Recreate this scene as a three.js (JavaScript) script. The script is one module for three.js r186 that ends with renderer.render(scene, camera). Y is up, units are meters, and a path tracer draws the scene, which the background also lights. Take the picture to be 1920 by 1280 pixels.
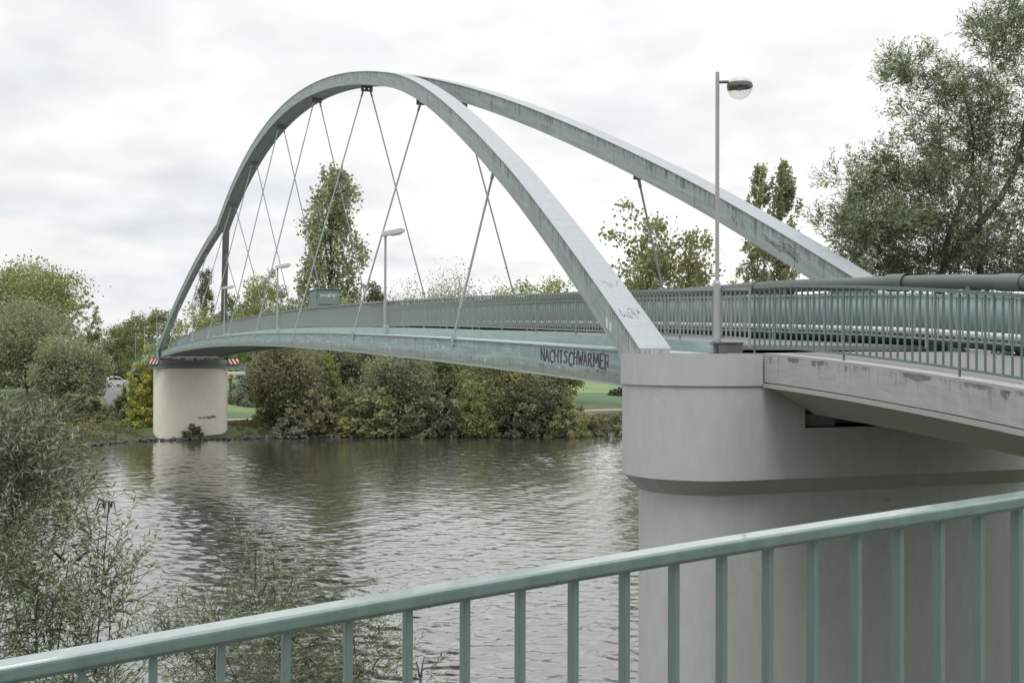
import * as THREE from 'three';
import { mergeGeometries, mergeVertices } from 'three/addons/utils/BufferGeometryUtils.js';
import { RoundedBoxGeometry } from 'three/addons/geometries/RoundedBoxGeometry.js';
import { ImprovedNoise } from 'three/addons/math/ImprovedNoise.js';
import { MarchingCubes } from 'three/addons/objects/MarchingCubes.js';

// ---------------------------------------------------------------- camera, sky, sun, exposure
// x runs along the bridge from the near pier (0) to the far pier (120), y is up with the river at 0, z is across the deck.
const EYE = new THREE.Vector3(-18.561, 9.75, -13.184), YAW = 0.3603, PITCH = 0.0096, FOCAL = 2215.6;
const scene = new THREE.Scene();
const camera = new THREE.PerspectiveCamera(2 * Math.atan(640 / FOCAL) * 180 / Math.PI, 1.5, 0.1, 6000);
camera.position.copy(EYE);
camera.lookAt(EYE.x + Math.cos(PITCH) * Math.cos(YAW), EYE.y + Math.sin(PITCH), EYE.z + Math.cos(PITCH) * Math.sin(YAW));
camera.rotateZ(0.003);
const renderer = new THREE.WebGLRenderer({ antialias: true });
renderer.toneMapping = THREE.LinearToneMapping;
renderer.toneMappingExposure = 1.0;
renderer.shadowMap.enabled = true;

const perlin = new ImprovedNoise();
const fbm = (x, y, z = 0, n = 4) => { let s = 0, a = 0.5; for (let i = 0; i < n; i++) { s += a * perlin.noise(x, y, z); x = x * 2.03 + 7.1; y = y * 2.03 + 3.7; z = z * 2.03 + 1.3; a *= 0.5; } return s; };
const clamp = THREE.MathUtils.clamp, lerp = THREE.MathUtils.lerp, sstep = THREE.MathUtils.smoothstep;

{ // overcast sky: thin bright cloud, greyer and broken with pale blue towards the left of the view
  const W = 2048, H = 1024, data = new Float32Array(W * H * 4);
  for (let r = 0; r < H; r++) for (let c = 0; c < W; c++) {
    const up = ((r + 0.5) / H - 0.5) * Math.PI, ro = ((c + 0.5) / W - 0.5) * 2 * Math.PI;
    const x = Math.cos(ro) * Math.cos(up), y = Math.sin(up), z = Math.sin(ro) * Math.cos(up);
    const k = 1 / (Math.max(y, 0) + 0.16), px = x * k, pz = z * k;
    const veil = fbm(px * 1.1 + 4.2, pz * 1.1 + 1.7, 0.5, 6), puff = fbm(px * 2.6 - 3, pz * 2.6 + 8, 2.1, 5), wisp = fbm(px * 6.5 + 11, pz * 6.5 - 5, 4.4, 5);
    const side = 0.5 + 0.5 * Math.cos(ro - 0.86);                       // brightest where the veiled sun stands, greyest opposite
    const bright = 0.86 + 0.2 * Math.pow(side, 7) + 1.15 * sstep(y, 0.18, 0.95);
    const left = 1 - Math.pow(side, 8); let v = bright * (1 + (0.21 + 0.10 * left) * veil + (0.14 + 0.06 * left) * puff + 0.16 * wisp);
    const blue = clamp(sstep(-(veil + 0.4 * puff), -0.06, 0.26) * (1 - Math.pow(side, 6)), 0, 1);
    const o = (r * W + c) * 4;
    data[o] = v * lerp(1.0, 0.89, blue); data[o + 1] = v * lerp(1.0, 0.965, blue); data[o + 2] = v * lerp(0.99, 1.05, blue); data[o + 3] = 1;
  }
  const sky = new THREE.DataTexture(data, W, H, THREE.RGBAFormat, THREE.FloatType);
  sky.mapping = THREE.EquirectangularReflectionMapping; sky.magFilter = THREE.LinearFilter; sky.needsUpdate = true;
  scene.background = sky; scene.environment = sky;
}
const sun = new THREE.DirectionalLight(new THREE.Color(1, 0.98, 0.945), 1.4);
sun.position.set(-30, 150, -25); sun.target.position.set(40, 0, 0); sun.castShadow = true; sun.shadow.radius = 45;
Object.assign(sun.shadow.camera, { left: -200, right: 200, top: 200, bottom: -200, near: 1, far: 600 });
sun.shadow.mapSize.set(2048, 2048);
scene.add(sun, sun.target);

// ---------------------------------------------------------------- helpers
function rng(seed) { let s = seed >>> 0; return () => { s = (s + 0x6d2b79f5) | 0; let t = Math.imul(s ^ (s >>> 15), 1 | s); t = (t + Math.imul(t ^ (t >>> 7), 61 | t)) ^ t; return ((t ^ (t >>> 14)) >>> 0) / 4294967296; }; }
const gauss = (R) => Math.sqrt(-2 * Math.log(1 - R() * 0.99999)) * Math.cos(6.2832 * R());
const used = new Map();
function numbered(name) { const n = used.get(name) ?? 0; used.set(name, n + 1); return n ? `${name}_${String(n).padStart(3, '0')}` : name; }
function shade(o) { o.castShadow = o.receiveShadow = true; return o; }
function tag(o, label, category, group) { o.userData.label = label; o.userData.category = category; if (group) o.userData.group = group; return o; }
function thing(name, label, category, pos = [0, 0, 0], turn = 0, group) {
  const o = new THREE.Group(); o.name = numbered(name); o.position.set(...pos); o.rotation.y = turn; scene.add(o); return tag(o, label, category, group);
}
const partCount = new WeakMap();
function part(name, geo, mat, parent, label) {
  const o = shade(new THREE.Mesh(geo, mat)), m = partCount.get(parent) ?? new Map(); partCount.set(parent, m);
  const n = m.get(name) ?? 0; m.set(name, n + 1); o.name = n ? `${name}_${String(n).padStart(3, '0')}` : name;
  parent.add(o); if (label) o.userData.label = label; return o;
}
function struct(name, geo, mat) { const o = shade(new THREE.Mesh(geo, mat)); o.name = name; o.userData.kind = 'structure'; scene.add(o); return o; }
function stuff(name, geo, mat, label, category) { const o = shade(new THREE.Mesh(geo, mat)); o.name = numbered(name); o.userData.kind = 'stuff'; o.userData.label = label; o.userData.category = category; scene.add(o); return o; }
// the place that pixel (u, v) of a 1920 x 1280 picture shows at a given depth, used to lay out trees from a survey of the photograph
const RIGHT = new THREE.Vector3(-Math.sin(YAW), 0, Math.cos(YAW)), FWD = new THREE.Vector3(Math.cos(YAW), 0, Math.sin(YAW));
function at(u, v, depth) { const p = EYE.clone().addScaledVector(FWD, depth).addScaledVector(RIGHT, (u - 960) / FOCAL * depth); p.y = EYE.y - (v - 661 - (u - 960) * 0.003) / FOCAL * depth; return p; }

const merge = (list) => mergeGeometries(list.map((g) => { const h = g.index ? g.toNonIndexed() : g; for (const k of Object.keys(h.attributes)) if (!['position', 'normal', 'uv'].includes(k)) h.deleteAttribute(k); return h; }));
function box(x0, x1, y0, y1, z0, z1, bevel = 0) {
  const w = x1 - x0, h = y1 - y0, d = z1 - z0;
  const g = bevel ? new RoundedBoxGeometry(w, h, d, 2, bevel) : new THREE.BoxGeometry(w, h, d);
  return g.translate((x0 + x1) / 2, (y0 + y1) / 2, (z0 + z1) / 2);
}
function tube(points, r, seg = 12, rad = 10, r1 = r) {
  const c = new THREE.CatmullRomCurve3(points.map((p) => p.isVector3 ? p : new THREE.Vector3(...p)), false, 'centripetal');
  const g = new THREE.TubeGeometry(c, seg, r, rad, false);
  if (r1 !== r) { const p = g.attributes.position; for (let i = 0; i <= seg; i++) { const q = c.getPointAt(i / seg), k = lerp(1, r1 / r, i / seg); for (let j = 0; j <= rad; j++) { const n = i * (rad + 1) + j; p.setXYZ(n, q.x + (p.getX(n) - q.x) * k, q.y + (p.getY(n) - q.y) * k, q.z + (p.getZ(n) - q.z) * k); } } }
  const uv = g.attributes.uv, L = c.getLength(); for (let i = 0; i < uv.count; i++) uv.setXY(i, uv.getX(i) * L, uv.getY(i) * 6.28 * r);
  return g;
}
function rod(a, b, r, rad = 8) { // straight bar with closed ends
  const A = new THREE.Vector3(...a), B = new THREE.Vector3(...b), L = A.distanceTo(B), g = new THREE.CylinderGeometry(r, r, L, rad);
  g.translate(0, L / 2, 0); g.applyQuaternion(new THREE.Quaternion().setFromUnitVectors(new THREE.Vector3(0, 1, 0), B.clone().sub(A).normalize())); return g.translate(A.x, A.y, A.z);
}
// a closed outline carried along stations; every edge of the outline is a strip of its own, with uv in metres (u along, v across from the edge's first corner)
function sweep(stations, caps = true) {
  const pos = [], uv = [], idx = [], n = stations[0].length; let u = [0];
  for (let i = 1; i < stations.length; i++) u.push(u[i - 1] + stations[i][0].distanceTo(stations[i - 1][0]));
  for (let e = 0; e < n; e++) {
    const base = pos.length / 3;
    stations.forEach((s, i) => { const a = s[e], b = s[(e + 1) % n]; pos.push(a.x, a.y, a.z, b.x, b.y, b.z); uv.push(u[i], 0, u[i], a.distanceTo(b)); });
    for (let i = 0; i < stations.length - 1; i++) { const k = base + i * 2; idx.push(k, k + 1, k + 3, k, k + 3, k + 2); }
  }
  if (caps) for (const s of [stations[0], stations[stations.length - 1]]) { const base = pos.length / 3; s.forEach((p) => { pos.push(p.x, p.y, p.z); uv.push(p.z, p.y); }); for (let k = 1; k < n - 1; k++) idx.push(base, base + k, base + k + 1); }
  const g = new THREE.BufferGeometry(); g.setAttribute('position', new THREE.Float32BufferAttribute(pos, 3)); g.setAttribute('uv', new THREE.Float32BufferAttribute(uv, 2)); g.setIndex(idx); g.computeVertexNormals(); return g;
}
const V = (x, y, z) => new THREE.Vector3(x, y, z);
const range = (a, b, n) => Array.from({ length: n + 1 }, (_, i) => a + (b - a) * i / n);

// ---------------------------------------------------------------- textures and materials
function canvasTex(w, h, draw, repeatX, repeatY, srgb = true) {
  const c = document.createElement('canvas'); c.width = w; c.height = h; draw(c.getContext('2d'), w, h);
  const t = new THREE.CanvasTexture(c); t.wrapS = t.wrapT = THREE.RepeatWrapping; if (srgb) t.colorSpace = THREE.SRGBColorSpace; t.magFilter = THREE.LinearFilter; t.repeat.set(repeatX, repeatY); return t;
}
function noiseFill(g, w, h, base, amp, scale, seed, tint = [1, 1, 1], stretch = 1) { // tileable-enough mottling: coarse and fine noise over a base colour
  const im = g.createImageData(w, h), R = rng(seed);
  for (let y = 0; y < h; y++) for (let x = 0; x < w; x++) {
    const a = x / w * 6.28318, q = fbm(Math.cos(a) * scale * stretch + seed, Math.sin(a) * scale * stretch + y / h * scale, y / h * scale * 1.7, 5), f = (R() - 0.5) * 0.35;
    const k = 1 + amp * (q * 2 + f), o = (y * w + x) * 4;
    for (let c = 0; c < 3; c++) im.data[o + c] = clamp(base[c] * (1 + (k - 1) * tint[c]), 0, 255); im.data[o + 3] = 255;
  }
  g.putImageData(im, 0, 0);
}
function streaks(g, w, h, n, R, colors, y0, len, width, alpha) {
  for (let i = 0; i < n; i++) {
    const x = R() * w, L = h * len * (0.25 + R() * R() * 1.3), ww = width * (0.4 + R() * 1.4), y = y0 * h + R() * h * 0.04, c = colors[Math.floor(R() * colors.length)];
    g.fillStyle = `rgba(${c},${alpha * (0.3 + 0.9 * R())})`; g.beginPath(); g.moveTo(x - ww / 2, y);
    const m = 5; for (let k = 1; k <= m; k++) g.lineTo(x - ww / 2 * (1 - k / m * 0.7) + (R() - 0.5) * ww * 0.5, y + L * k / m);
    for (let k = m; k >= 0; k--) g.lineTo(x + ww / 2 * (1 - k / m * 0.7) + (R() - 0.5) * ww * 0.5, y + L * k / m); g.fill();
  }
}
// v = 0 is drawn as the top of the side faces: the canvas is flipped, so streaks start at its lower edge in texture space; flipY = false keeps row 0 at v = 0
const archSide = canvasTex(2048, 256, (g, w, h) => {
  const R = rng(11); noiseFill(g, w, h, [147, 155, 153], 0.10, 3, 5);
  streaks(g, w, h, 520, R, ['74,88,80', '92,104,92', '70,78,70', '104,112,98'], 0, 0.42, 7, 0.34);
  streaks(g, w, h, 240, R, ['168,186,182', '154,172,168'], 0.05, 0.7, 9, 0.3);
  streaks(g, w, h, 90, R, ['62,66,58', '80,74,60'], 0, 0.75, 4, 0.42);
  for (let i = 0; i < 6; i++) { g.fillStyle = 'rgba(60,68,66,.55)'; g.fillRect((i + 0.3) * w / 6, 0, 2, h); }
}, 1 / 26, 1 / 0.72); archSide.flipY = false;
const archTop = canvasTex(512, 256, (g, w, h) => { noiseFill(g, w, h, [142, 147, 150], 0.03, 6, 9); streaks(g, w, h, 140, rng(3), ['112,122,120', '152,160,163', '120,124,118'], 0, 1.2, 8, 0.14); }, 1 / 5, 1 / 1.2);
const edgePaint = canvasTex(1024, 128, (g, w, h) => { const R = rng(19); noiseFill(g, w, h, [150, 166, 164], 0.07, 4, 12); streaks(g, w, h, 160, R, ['118,124,116', '166,182, 182'], 0, 0.8, 9, 0.2); }, 1 / 12, 1 / 0.4);
const fasciaTex = canvasTex(2048, 256, (g, w, h) => {
  const R = rng(21); noiseFill(g, w, h, [145, 163, 163], 0.12, 4, 15);
  streaks(g, w, h, 420, R, ['110,118,112', '158,176,182', '124,140,140'], 0, 0.5, 12, 0.28);
  for (let k = 0; k < 3; k++) for (let x = 0; x < w; x += 3) { const t = 0.62 + 0.11 * k + 0.2 * fbm(x * 0.006, 2.2 + k, 0, 5) * 2 + (R() - 0.5) * 0.1; g.fillStyle = `rgba(${112 + R() * 16},${110 + R() * 14},${102 + R() * 12},${0.14 + 0.22 * R()})`; g.fillRect(x, h * t, 3.5, h * (1 - t) + 2); }
  streaks(g, w, h, 130, R, ['150,166,168', '98,94,86'], 0.62, 0.4, 7, 0.4);
  for (let i = 0; i < 80; i++) { g.fillStyle = `rgba(200,206,202,${0.45 + 0.4 * R()})`; const x = R() * w, y = h * (0.05 + 0.75 * R()), a = 3 + R() * 4, b = 14 + R() * 26; g.save(); g.translate(x, y); g.rotate((R() - 0.5) * 0.5); g.fillRect(-a / 2, -b / 2, a, b); g.restore(); }
}, 1 / 34, 1 / 0.62); fasciaTex.flipY = false;
const concreteTex = (base, seed, w = 512, h = 512) => canvasTex(w, h, (g) => { noiseFill(g, w, h, base, 0.03, 3, seed, [1, 1, 1.05]); const R = rng(seed); for (let i = 0; i < 260; i++) { g.fillStyle = `rgba(${R() < 0.5 ? '60,58,54' : '205,203,198'},${0.04 + R() * 0.08})`; const r = 0.6 + R() * 1.6; g.beginPath(); g.arc(R() * w, R() * h, r, 0, 7); g.fill(); } streaks(g, w, h, 16, R, ['128,126,121', '184,182,177'], 0, 1.3, 4, 0.05); }, 1 / 3, 1 / 3);
const edgeTex = canvasTex(2048, 128, (g, w, h) => { // front of the approach slab: black drip stains below its worn top edge
  const R = rng(44); noiseFill(g, w, h, [160, 161, 160], 0.05, 4, 31);
  for (let x = 0; x < w; x += 2) { const q = fbm(x * 0.011, 7.7, 0, 5); if (q > 0.02) { g.fillStyle = `rgba(58,54,50,${clamp((q - 0.03) * 2.4, 0, 0.45)})`; g.fillRect(x, h * 0.05 + R() * 4, 2.5, h * (0.04 + 0.3 * Math.max(0, q)) + R() * 4); } }
  streaks(g, w, h, 110, R, ['92,90,86', '118,116,110'], 0.05, 0.5, 8, 0.26); streaks(g, w, h, 70, R, ['188,188,184'], 0.1, 1.0, 16, 0.16);
  for (const x of [0.42, 0.63, 0.85]) streaks(g, w * x, h, 3, R, ['60,56,52'], 0.08, 0.5, 18, 0.5);
}, 1 / 9, 1 / 0.55); edgeTex.flipY = false;
const tealTex = canvasTex(512, 512, (g, w, h) => { noiseFill(g, w, h, [86, 106, 102], 0.10, 4, 41); const R = rng(43); for (let i = 0; i < 130; i++) { g.fillStyle = R() < 0.5 ? `rgba(84,66,52,${0.3 + 0.5 * R()})` : `rgba(130,150,146,${0.2 + 0.3 * R()})`; g.beginPath(); g.ellipse(R() * w, R() * h, 0.7 + R() * 2.2, 0.6 + R() * 1.4, R() * 3, 0, 7); g.fill(); } }, 1, 1);
const grainBump = canvasTex(512, 512, (g, w, h) => noiseFill(g, w, h, [128, 128, 128], 0.5, 9, 77), 1 / 0.8, 1 / 0.8, false);

const std = (o) => new THREE.MeshStandardMaterial(o);
const rgb = (r, g, b) => new THREE.Color().setRGB(r, g, b);
const M = {
  archSide: std({ map: archSide, roughness: 0.62 }), archTop: std({ map: archTop, roughness: 0.55 }),
  fascia: std({ map: fasciaTex, roughness: 0.66 }), edge: std({ map: edgePaint, roughness: 0.62 }),
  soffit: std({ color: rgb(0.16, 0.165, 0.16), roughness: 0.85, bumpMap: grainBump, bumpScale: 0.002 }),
  cable: std({ color: rgb(0.30, 0.33, 0.33), roughness: 0.45, metalness: 0.3 }), gusset: std({ color: rgb(0.17, 0.19, 0.19), roughness: 0.6 }),
  oldRail: std({ color: rgb(0.235, 0.265, 0.247), roughness: 0.65, bumpMap: grainBump, bumpScale: 0.0008 }),
  teal: new THREE.MeshPhysicalMaterial({ map: tealTex, roughness: 0.4, clearcoat: 0.7, clearcoatRoughness: 0.3, bumpMap: grainBump, bumpScale: 0.0006 }),
  pipe: std({ color: rgb(0.13, 0.185, 0.176), roughness: 0.45, bumpMap: grainBump, bumpScale: 0.001 }), pipeOld: std({ color: rgb(0.10, 0.113, 0.105), roughness: 0.6, bumpMap: grainBump, bumpScale: 0.001 }),
  band: std({ color: rgb(0.11, 0.125, 0.12), roughness: 0.6 }), paleTube: std({ color: rgb(0.62, 0.63, 0.62), roughness: 0.5 }),
  pier: std({ map: concreteTex([173, 174, 173], 51), roughness: 0.9, bumpMap: grainBump, bumpScale: 0.002 }), pierFar: std({ map: concreteTex([216, 213, 198], 53), roughness: 0.9 }),
  recess: std({ map: concreteTex([150, 149, 145], 55), roughness: 0.95 }), slabEdge: std({ map: edgeTex, roughness: 0.88 }), slab: std({ map: concreteTex([160, 159, 156], 57), roughness: 0.9 }),
  walk: std({ map: concreteTex([110, 108, 109], 59), roughness: 0.92, bumpMap: grainBump, bumpScale: 0.003 }),
  lampPole: std({ color: rgb(0.34, 0.345, 0.335), roughness: 0.5, metalness: 0.2 }), lampDark: std({ color: rgb(0.115, 0.10, 0.10), roughness: 0.5 }), lampHead: std({ color: rgb(0.52, 0.52, 0.50), roughness: 0.45 }),
  globe: new THREE.MeshPhysicalMaterial({ color: rgb(0.9, 0.9, 0.87), transmission: 1, thickness: 0, roughness: 0.18, ior: 1.49 }), dome: new THREE.MeshPhysicalMaterial({ color: rgb(0.88, 0.88, 0.88), transmission: 0.85, thickness: 0, roughness: 0.45 }),
  paintedSheenTop: new THREE.MeshPhysicalMaterial({ clearcoat: 1, clearcoatRoughness: 0.06, map: canvasTex(512, 512, (g, w, h) => { noiseFill(g, w, h, [112, 130, 128], 0.08, 7, 91); const R = rng(7); for (let i = 0; i < 900; i++) { g.fillStyle = R() < 0.4 ? 'rgba(120,140,138,.35)' : 'rgba(205,210,212,.3)'; g.fillRect(R() * w, R() * h, 1 + R() * 3, 1 + R() * 2); } }, 1 / 1.9, 1 / 0.7), roughness: 0.3 }),  // handrail top: sky sheen painted in as a paler teal under the clearcoat
  darkSteel: std({ color: rgb(0.10, 0.10, 0.105), roughness: 0.6 }), greenSteel: std({ color: rgb(0.17, 0.215, 0.195), roughness: 0.7, bumpMap: grainBump, bumpScale: 0.001 }),
  bark: std({ color: rgb(0.085, 0.072, 0.058), roughness: 0.95 }), rock: std({ color: rgb(0.09, 0.088, 0.08), roughness: 0.95 }),
  leaf: new THREE.MeshPhysicalMaterial({ vertexColors: true, roughness: 0.9, transmission: 0.5, thickness: 0, side: THREE.DoubleSide, specularIntensity: 0.5 }),
  willow: new THREE.MeshPhysicalMaterial({ vertexColors: true, roughness: 0.6, transmission: 0.45, thickness: 0, side: THREE.DoubleSide }),
  asphalt: std({ map: concreteTex([112, 110, 114], 61), roughness: 0.95 }), pathM: std({ map: concreteTex([168, 164, 158], 63), roughness: 0.95 }),
};
// writing and marks, drawn on their own thin sheet lying on the surface
function mark(w, h, draw) { const c = document.createElement('canvas'); c.width = w; c.height = h; draw(c.getContext('2d'), w, h); const t = new THREE.CanvasTexture(c); t.colorSpace = THREE.SRGBColorSpace; t.magFilter = THREE.LinearFilter; return std({ map: t, transparent: true, roughness: 0.7 }); }
function quad(a, b, c, d) { // a lower left, b lower right, c upper right, d upper left
  const g = new THREE.BufferGeometry(); g.setAttribute('position', new THREE.Float32BufferAttribute([...a, ...b, ...c, ...d], 3)); g.setAttribute('uv', new THREE.Float32BufferAttribute([0, 0, 1, 0, 1, 1, 0, 1], 2)); g.setIndex([0, 1, 2, 0, 2, 3]); g.computeVertexNormals(); return g;
}

// ---------------------------------------------------------------- setting: terrain, river, roads
const shoreAt = (z) => 115.6 + 0.9 * perlin.noise(z * 0.13, 3.1, 0) + 0.5 * perlin.noise(z * 0.5, 1.1, 0) - 5.5 * sstep(-z, 5.5, 13);
function groundY(x, z) {
  const far = sstep(x, shoreAt(z) - 1.2, shoreAt(z) + 5.5), near = 1 - sstep(x, -3, 7);
  const y = -2.2 + far * 3.4 + near * 4.2 + 4.2 * sstep(-x, 4, 21);
  const dike = 2.95 * sstep(x, 140, 170) * (1 - sstep(z, -1, 14)) * sstep(z, -90, -60);
  return y + dike + (far > 0.05 && far < 1 ? 0.22 * fbm(x * 0.6, z * 0.6, 1) : 0) + 0.05 * fbm(x * 0.05, z * 0.05, 4) * (far > 0.99 || near > 0.99 ? 1 : 0);
}
{
  const xs = [...range(-2500, -80, 10), ...range(-70, 105, 35), ...range(106, 132, 52), ...range(134, 330, 60), ...range(350, 3000, 24)], zs = [...range(-2500, -130, 12), ...range(-120, 200, 160), ...range(220, 2600, 16)];
  const pos = [], uv = [], col = [], idx = [], R = rng(5);
  xs.forEach((x) => zs.forEach((z) => {
    pos.push(x, groundY(x, z), z); uv.push(x, z);
    const d = x - shoreAt(z), n = fbm(x * 0.07, z * 0.07, 2), m = fbm(x * 0.4, z * 0.4, 6);
    let c = [0.095 + 0.03 * n + 0.03 * m, 0.132 + 0.04 * n + 0.03 * m, 0.055];                                    // grass
    if (x > 150) c = z > 30 && x < 215 ? [0.07 + 0.02 * m, 0.115 + 0.02 * m, 0.05] : [0.13 + 0.04 * n + 0.02 * m, 0.18 + 0.05 * n + 0.02 * m, 0.07]; // meadow strips beyond the path
    if (x > 146 && x < 152 && z > 25) c = [0.13, 0.10, 0.05];
    if (d < 9) { const k = clamp(d / 9 + m * 0.6, 0, 1); c = [lerp(0.075, c[0], k), lerp(0.078, c[1], k), lerp(0.05, c[2], k)]; }
    if (z > 40 && d > 5 && d < 22 && x < 143) { const k = 0.7 + m; c = [0.20 * k, 0.18 * k, 0.11 * k]; } // dry strip beside the path
    if (x < 10) c = [0.06 + 0.02 * m, 0.075 + 0.02 * m, 0.035];
    col.push(...c);
  }));
  const nz = zs.length; for (let i = 0; i < xs.length - 1; i++) for (let j = 0; j < nz - 1; j++) { const k = i * nz + j; idx.push(k, k + 1, k + nz, k + 1, k + nz + 1, k + nz); }
  const g = new THREE.BufferGeometry(); g.setAttribute('position', new THREE.Float32BufferAttribute(pos, 3)); g.setAttribute('uv', new THREE.Float32BufferAttribute(uv, 2)); g.setAttribute('color', new THREE.Float32BufferAttribute(col, 3)); g.setIndex(idx); g.computeVertexNormals();
  struct('ground', g, std({ vertexColors: true, roughness: 1, bumpMap: grainBump, bumpScale: 0.02 }));
}
function strip(name, pts, width, mat, lift) { // a level road or path laid over the ground
  const c = new THREE.CatmullRomCurve3(pts.map((p) => V(p[0], 0, p[1]))), n = 60, st = [];
  for (let i = 0; i <= n; i++) { const p = c.getPointAt(i / n), t = c.getTangentAt(i / n), q = V(-t.z, 0, t.x), w = Array.isArray(width) ? lerp(width[0], width[1], i / n) / 2 : width / 2; const a = p.clone().addScaledVector(q, w), b = p.clone().addScaledVector(q, -w); const h = Math.max(groundY(p.x, p.z), groundY(a.x, a.z), groundY(b.x, b.z)) + lift; st.push([V(a.x, h, a.z), V(b.x, h, b.z), V(b.x, h - 0.4, b.z), V(a.x, h - 0.4, a.z)]); }
  struct(name, sweep(st), mat);
}
strip('path', [[131, -40], [131.5, -8], [133, 8], [138, 35], [142.6, 65], [150, 110], [160, 200]], 3.0, M.pathM, 0.06);
strip('road', [[131.5, -5.2], [140, -5.6], [150, -6.2], [162, -7.2], [172, -7.6], [182, -7.0], [200, -6.5]], [2.6, 3.6], M.asphalt, 0.075);
strip('road_001', [[178, -60], [178, -20], [178.5, -6], [184, 8], [196, 16]], 6.0, M.asphalt, 0.09);
{ // the river: swell and wavelets are real relief, the finest ripples a bump texture
  const waves = [], R = rng(8);
  for (let i = 0; i < 26; i++) { const L = 0.5 * Math.pow(1.08, i), a = 0.25 + gauss(R) * 0.85, k = 6.2832 / L; waves.push([k * Math.cos(a), k * Math.sin(a), R() * 6.28, L * (0.0036 + 0.0028 * R()) * (L > 1.25 ? 0.42 : 1)]); }
  const xs = [...range(-14, 12, 26), ...range(12.2, 62, 370), ...range(62.3, 119, 160)], zs = [...range(-60, -22, 40), ...range(-21.8, 70, 600), ...range(71, 140, 60)], pos = [], uv = [], idx = [];
  const relief = (x, z) => { const calm = (0.4 + 1.0 * sstep(fbm(x * 0.022 + 4, z * 0.045, 3, 4), -0.2, 0.22)) * (1 - 0.72 * sstep(x, 78, 108)); let y = 0; for (const [kx, kz, p, a] of waves) y += a * Math.sin(kx * x + kz * z + p); return y * calm; };
  xs.forEach((x) => zs.forEach((z) => { pos.push(x, relief(x, z), z); uv.push(x, z); }));
  const nz = zs.length; for (let i = 0; i < xs.length - 1; i++) for (let j = 0; j < nz - 1; j++) { const k = i * nz + j; idx.push(k, k + 1, k + nz, k + 1, k + nz + 1, k + nz); }
  const g = new THREE.BufferGeometry(); g.setAttribute('position', new THREE.Float32BufferAttribute(pos, 3)); g.setAttribute('uv', new THREE.Float32BufferAttribute(uv, 2)); g.setIndex(idx); g.computeVertexNormals();
  const N = 1024, tile = 16, hgt = new Float32Array(N * N), rip = []; // periodic ripples for the bump
  for (let i = 0; i < 60; i++) { const m = 10 + Math.floor(R() * 70), a = 0.25 + gauss(R) * 0.7; const kx = Math.round(m * Math.cos(a)), kz = Math.round(m * Math.sin(a)); rip.push([kx, kz, R() * 6.28, 1 / Math.hypot(kx, kz)]); }
  for (const [kx, kz, p, a] of rip) for (let j = 0; j < N; j++) { const b = kz * j / N * 6.28318 + p; for (let i = 0; i < N; i++) hgt[j * N + i] += a * Math.sin(kx * i / N * 6.28318 + b); }
  let mx = 0; for (const h of hgt) mx = Math.max(mx, Math.abs(h));
  const d = new Float32Array(N * N * 4); for (let i = 0; i < N * N; i++) { const v = 0.5 + 0.5 * hgt[i] / mx; d[i * 4] = d[i * 4 + 1] = d[i * 4 + 2] = v; d[i * 4 + 3] = 1; }
  const t = new THREE.DataTexture(d, N, N, THREE.RGBAFormat, THREE.FloatType); t.wrapS = t.wrapT = THREE.RepeatWrapping; t.magFilter = THREE.LinearFilter; t.repeat.set(1 / tile, 1 / tile); t.needsUpdate = true;
  const water = new THREE.MeshPhysicalMaterial({ color: rgb(0.055, 0.058, 0.045), roughness: 0.04, ior: 1.7, bumpMap: t, bumpScale: 0.045, clearcoat: 0.75, clearcoatRoughness: 0.1 });
  struct('river', g, water);
  // the reaches up and down stream, out of the picture
  struct('river_001', merge([new THREE.PlaneGeometry(140, 2300).rotateX(-Math.PI / 2).translate(50, -0.01, -1210), new THREE.PlaneGeometry(140, 2300).rotateX(-Math.PI / 2).translate(50, -0.01, 1290)]), water);
}
{ // stones along the far waterline
  const R = rng(61), gs = []; for (let i = 0; i < 620; i++) { const z = -20 + i * 0.165 + R(), s = 0.1 + R() * 0.2, g = new THREE.IcosahedronGeometry(s, 0); const p = g.attributes.position; for (let k = 0; k < p.count; k++) { const q = 1 + 0.35 * perlin.noise(p.getX(k) * 5 + i, p.getY(k) * 5, p.getZ(k) * 5); p.setXYZ(k, p.getX(k) * q, p.getY(k) * q * 0.7, p.getZ(k) * q); } g.rotateY(R() * 6).translate(shoreAt(z) + 0.5 + gauss(R) * 0.45, 0.02 + R() * 0.2, z); gs.push(g); }
  const g = merge(gs); g.computeVertexNormals(); stuff('rubble', g, M.rock, 'dark stones and rubble along the waterline of the far bank', 'stones');
}

// ---------------------------------------------------------------- the arch bridge
const U = (s) => Math.abs(s - 60) / 60;
const deckTop = (s) => s < 0 ? 9.965 + 0.05 * s : s > 120 ? 9.965 - 0.05 * (s - 120) : 9.75 + 1.33 - 1.115 * U(s) ** 2; // edge of the walkway
const ledge = (s) => 9.75 + 1.065 - 1.06 * U(s) ** 2, WEB = 0.65;                    // top of the plate girders, further out and lower
const gussetY = (s) => 9.75 + 14.9 - 0.61 * ((s - 60) / 12) ** 2, soffitY = (s) => gussetY(s) + lerp(-0.18, 0.02, clamp(Math.min(s, 120 - s) / 9, -0.1, 1)) + 0.12 * sstep(Math.min(s, 120 - s), 9, 26);
const slope = (s) => -2 * 0.61 * (s - 60) / 144;
const legZ = (s) => { const i = Math.min(s, 120 - s) / 12; return 12 * (i < 1 ? lerp(0.295, 0.184, i) : i < 2 ? lerp(0.184, 0.0707, i - 1) : 0.0707 - 0.1133 * (i - 2)); };
const ARCH_H = 0.585, LEG_W = 0.58, RIB_W = 1.1, EDGE_Z = 3.36, WALK_Z = 2.3;
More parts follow.
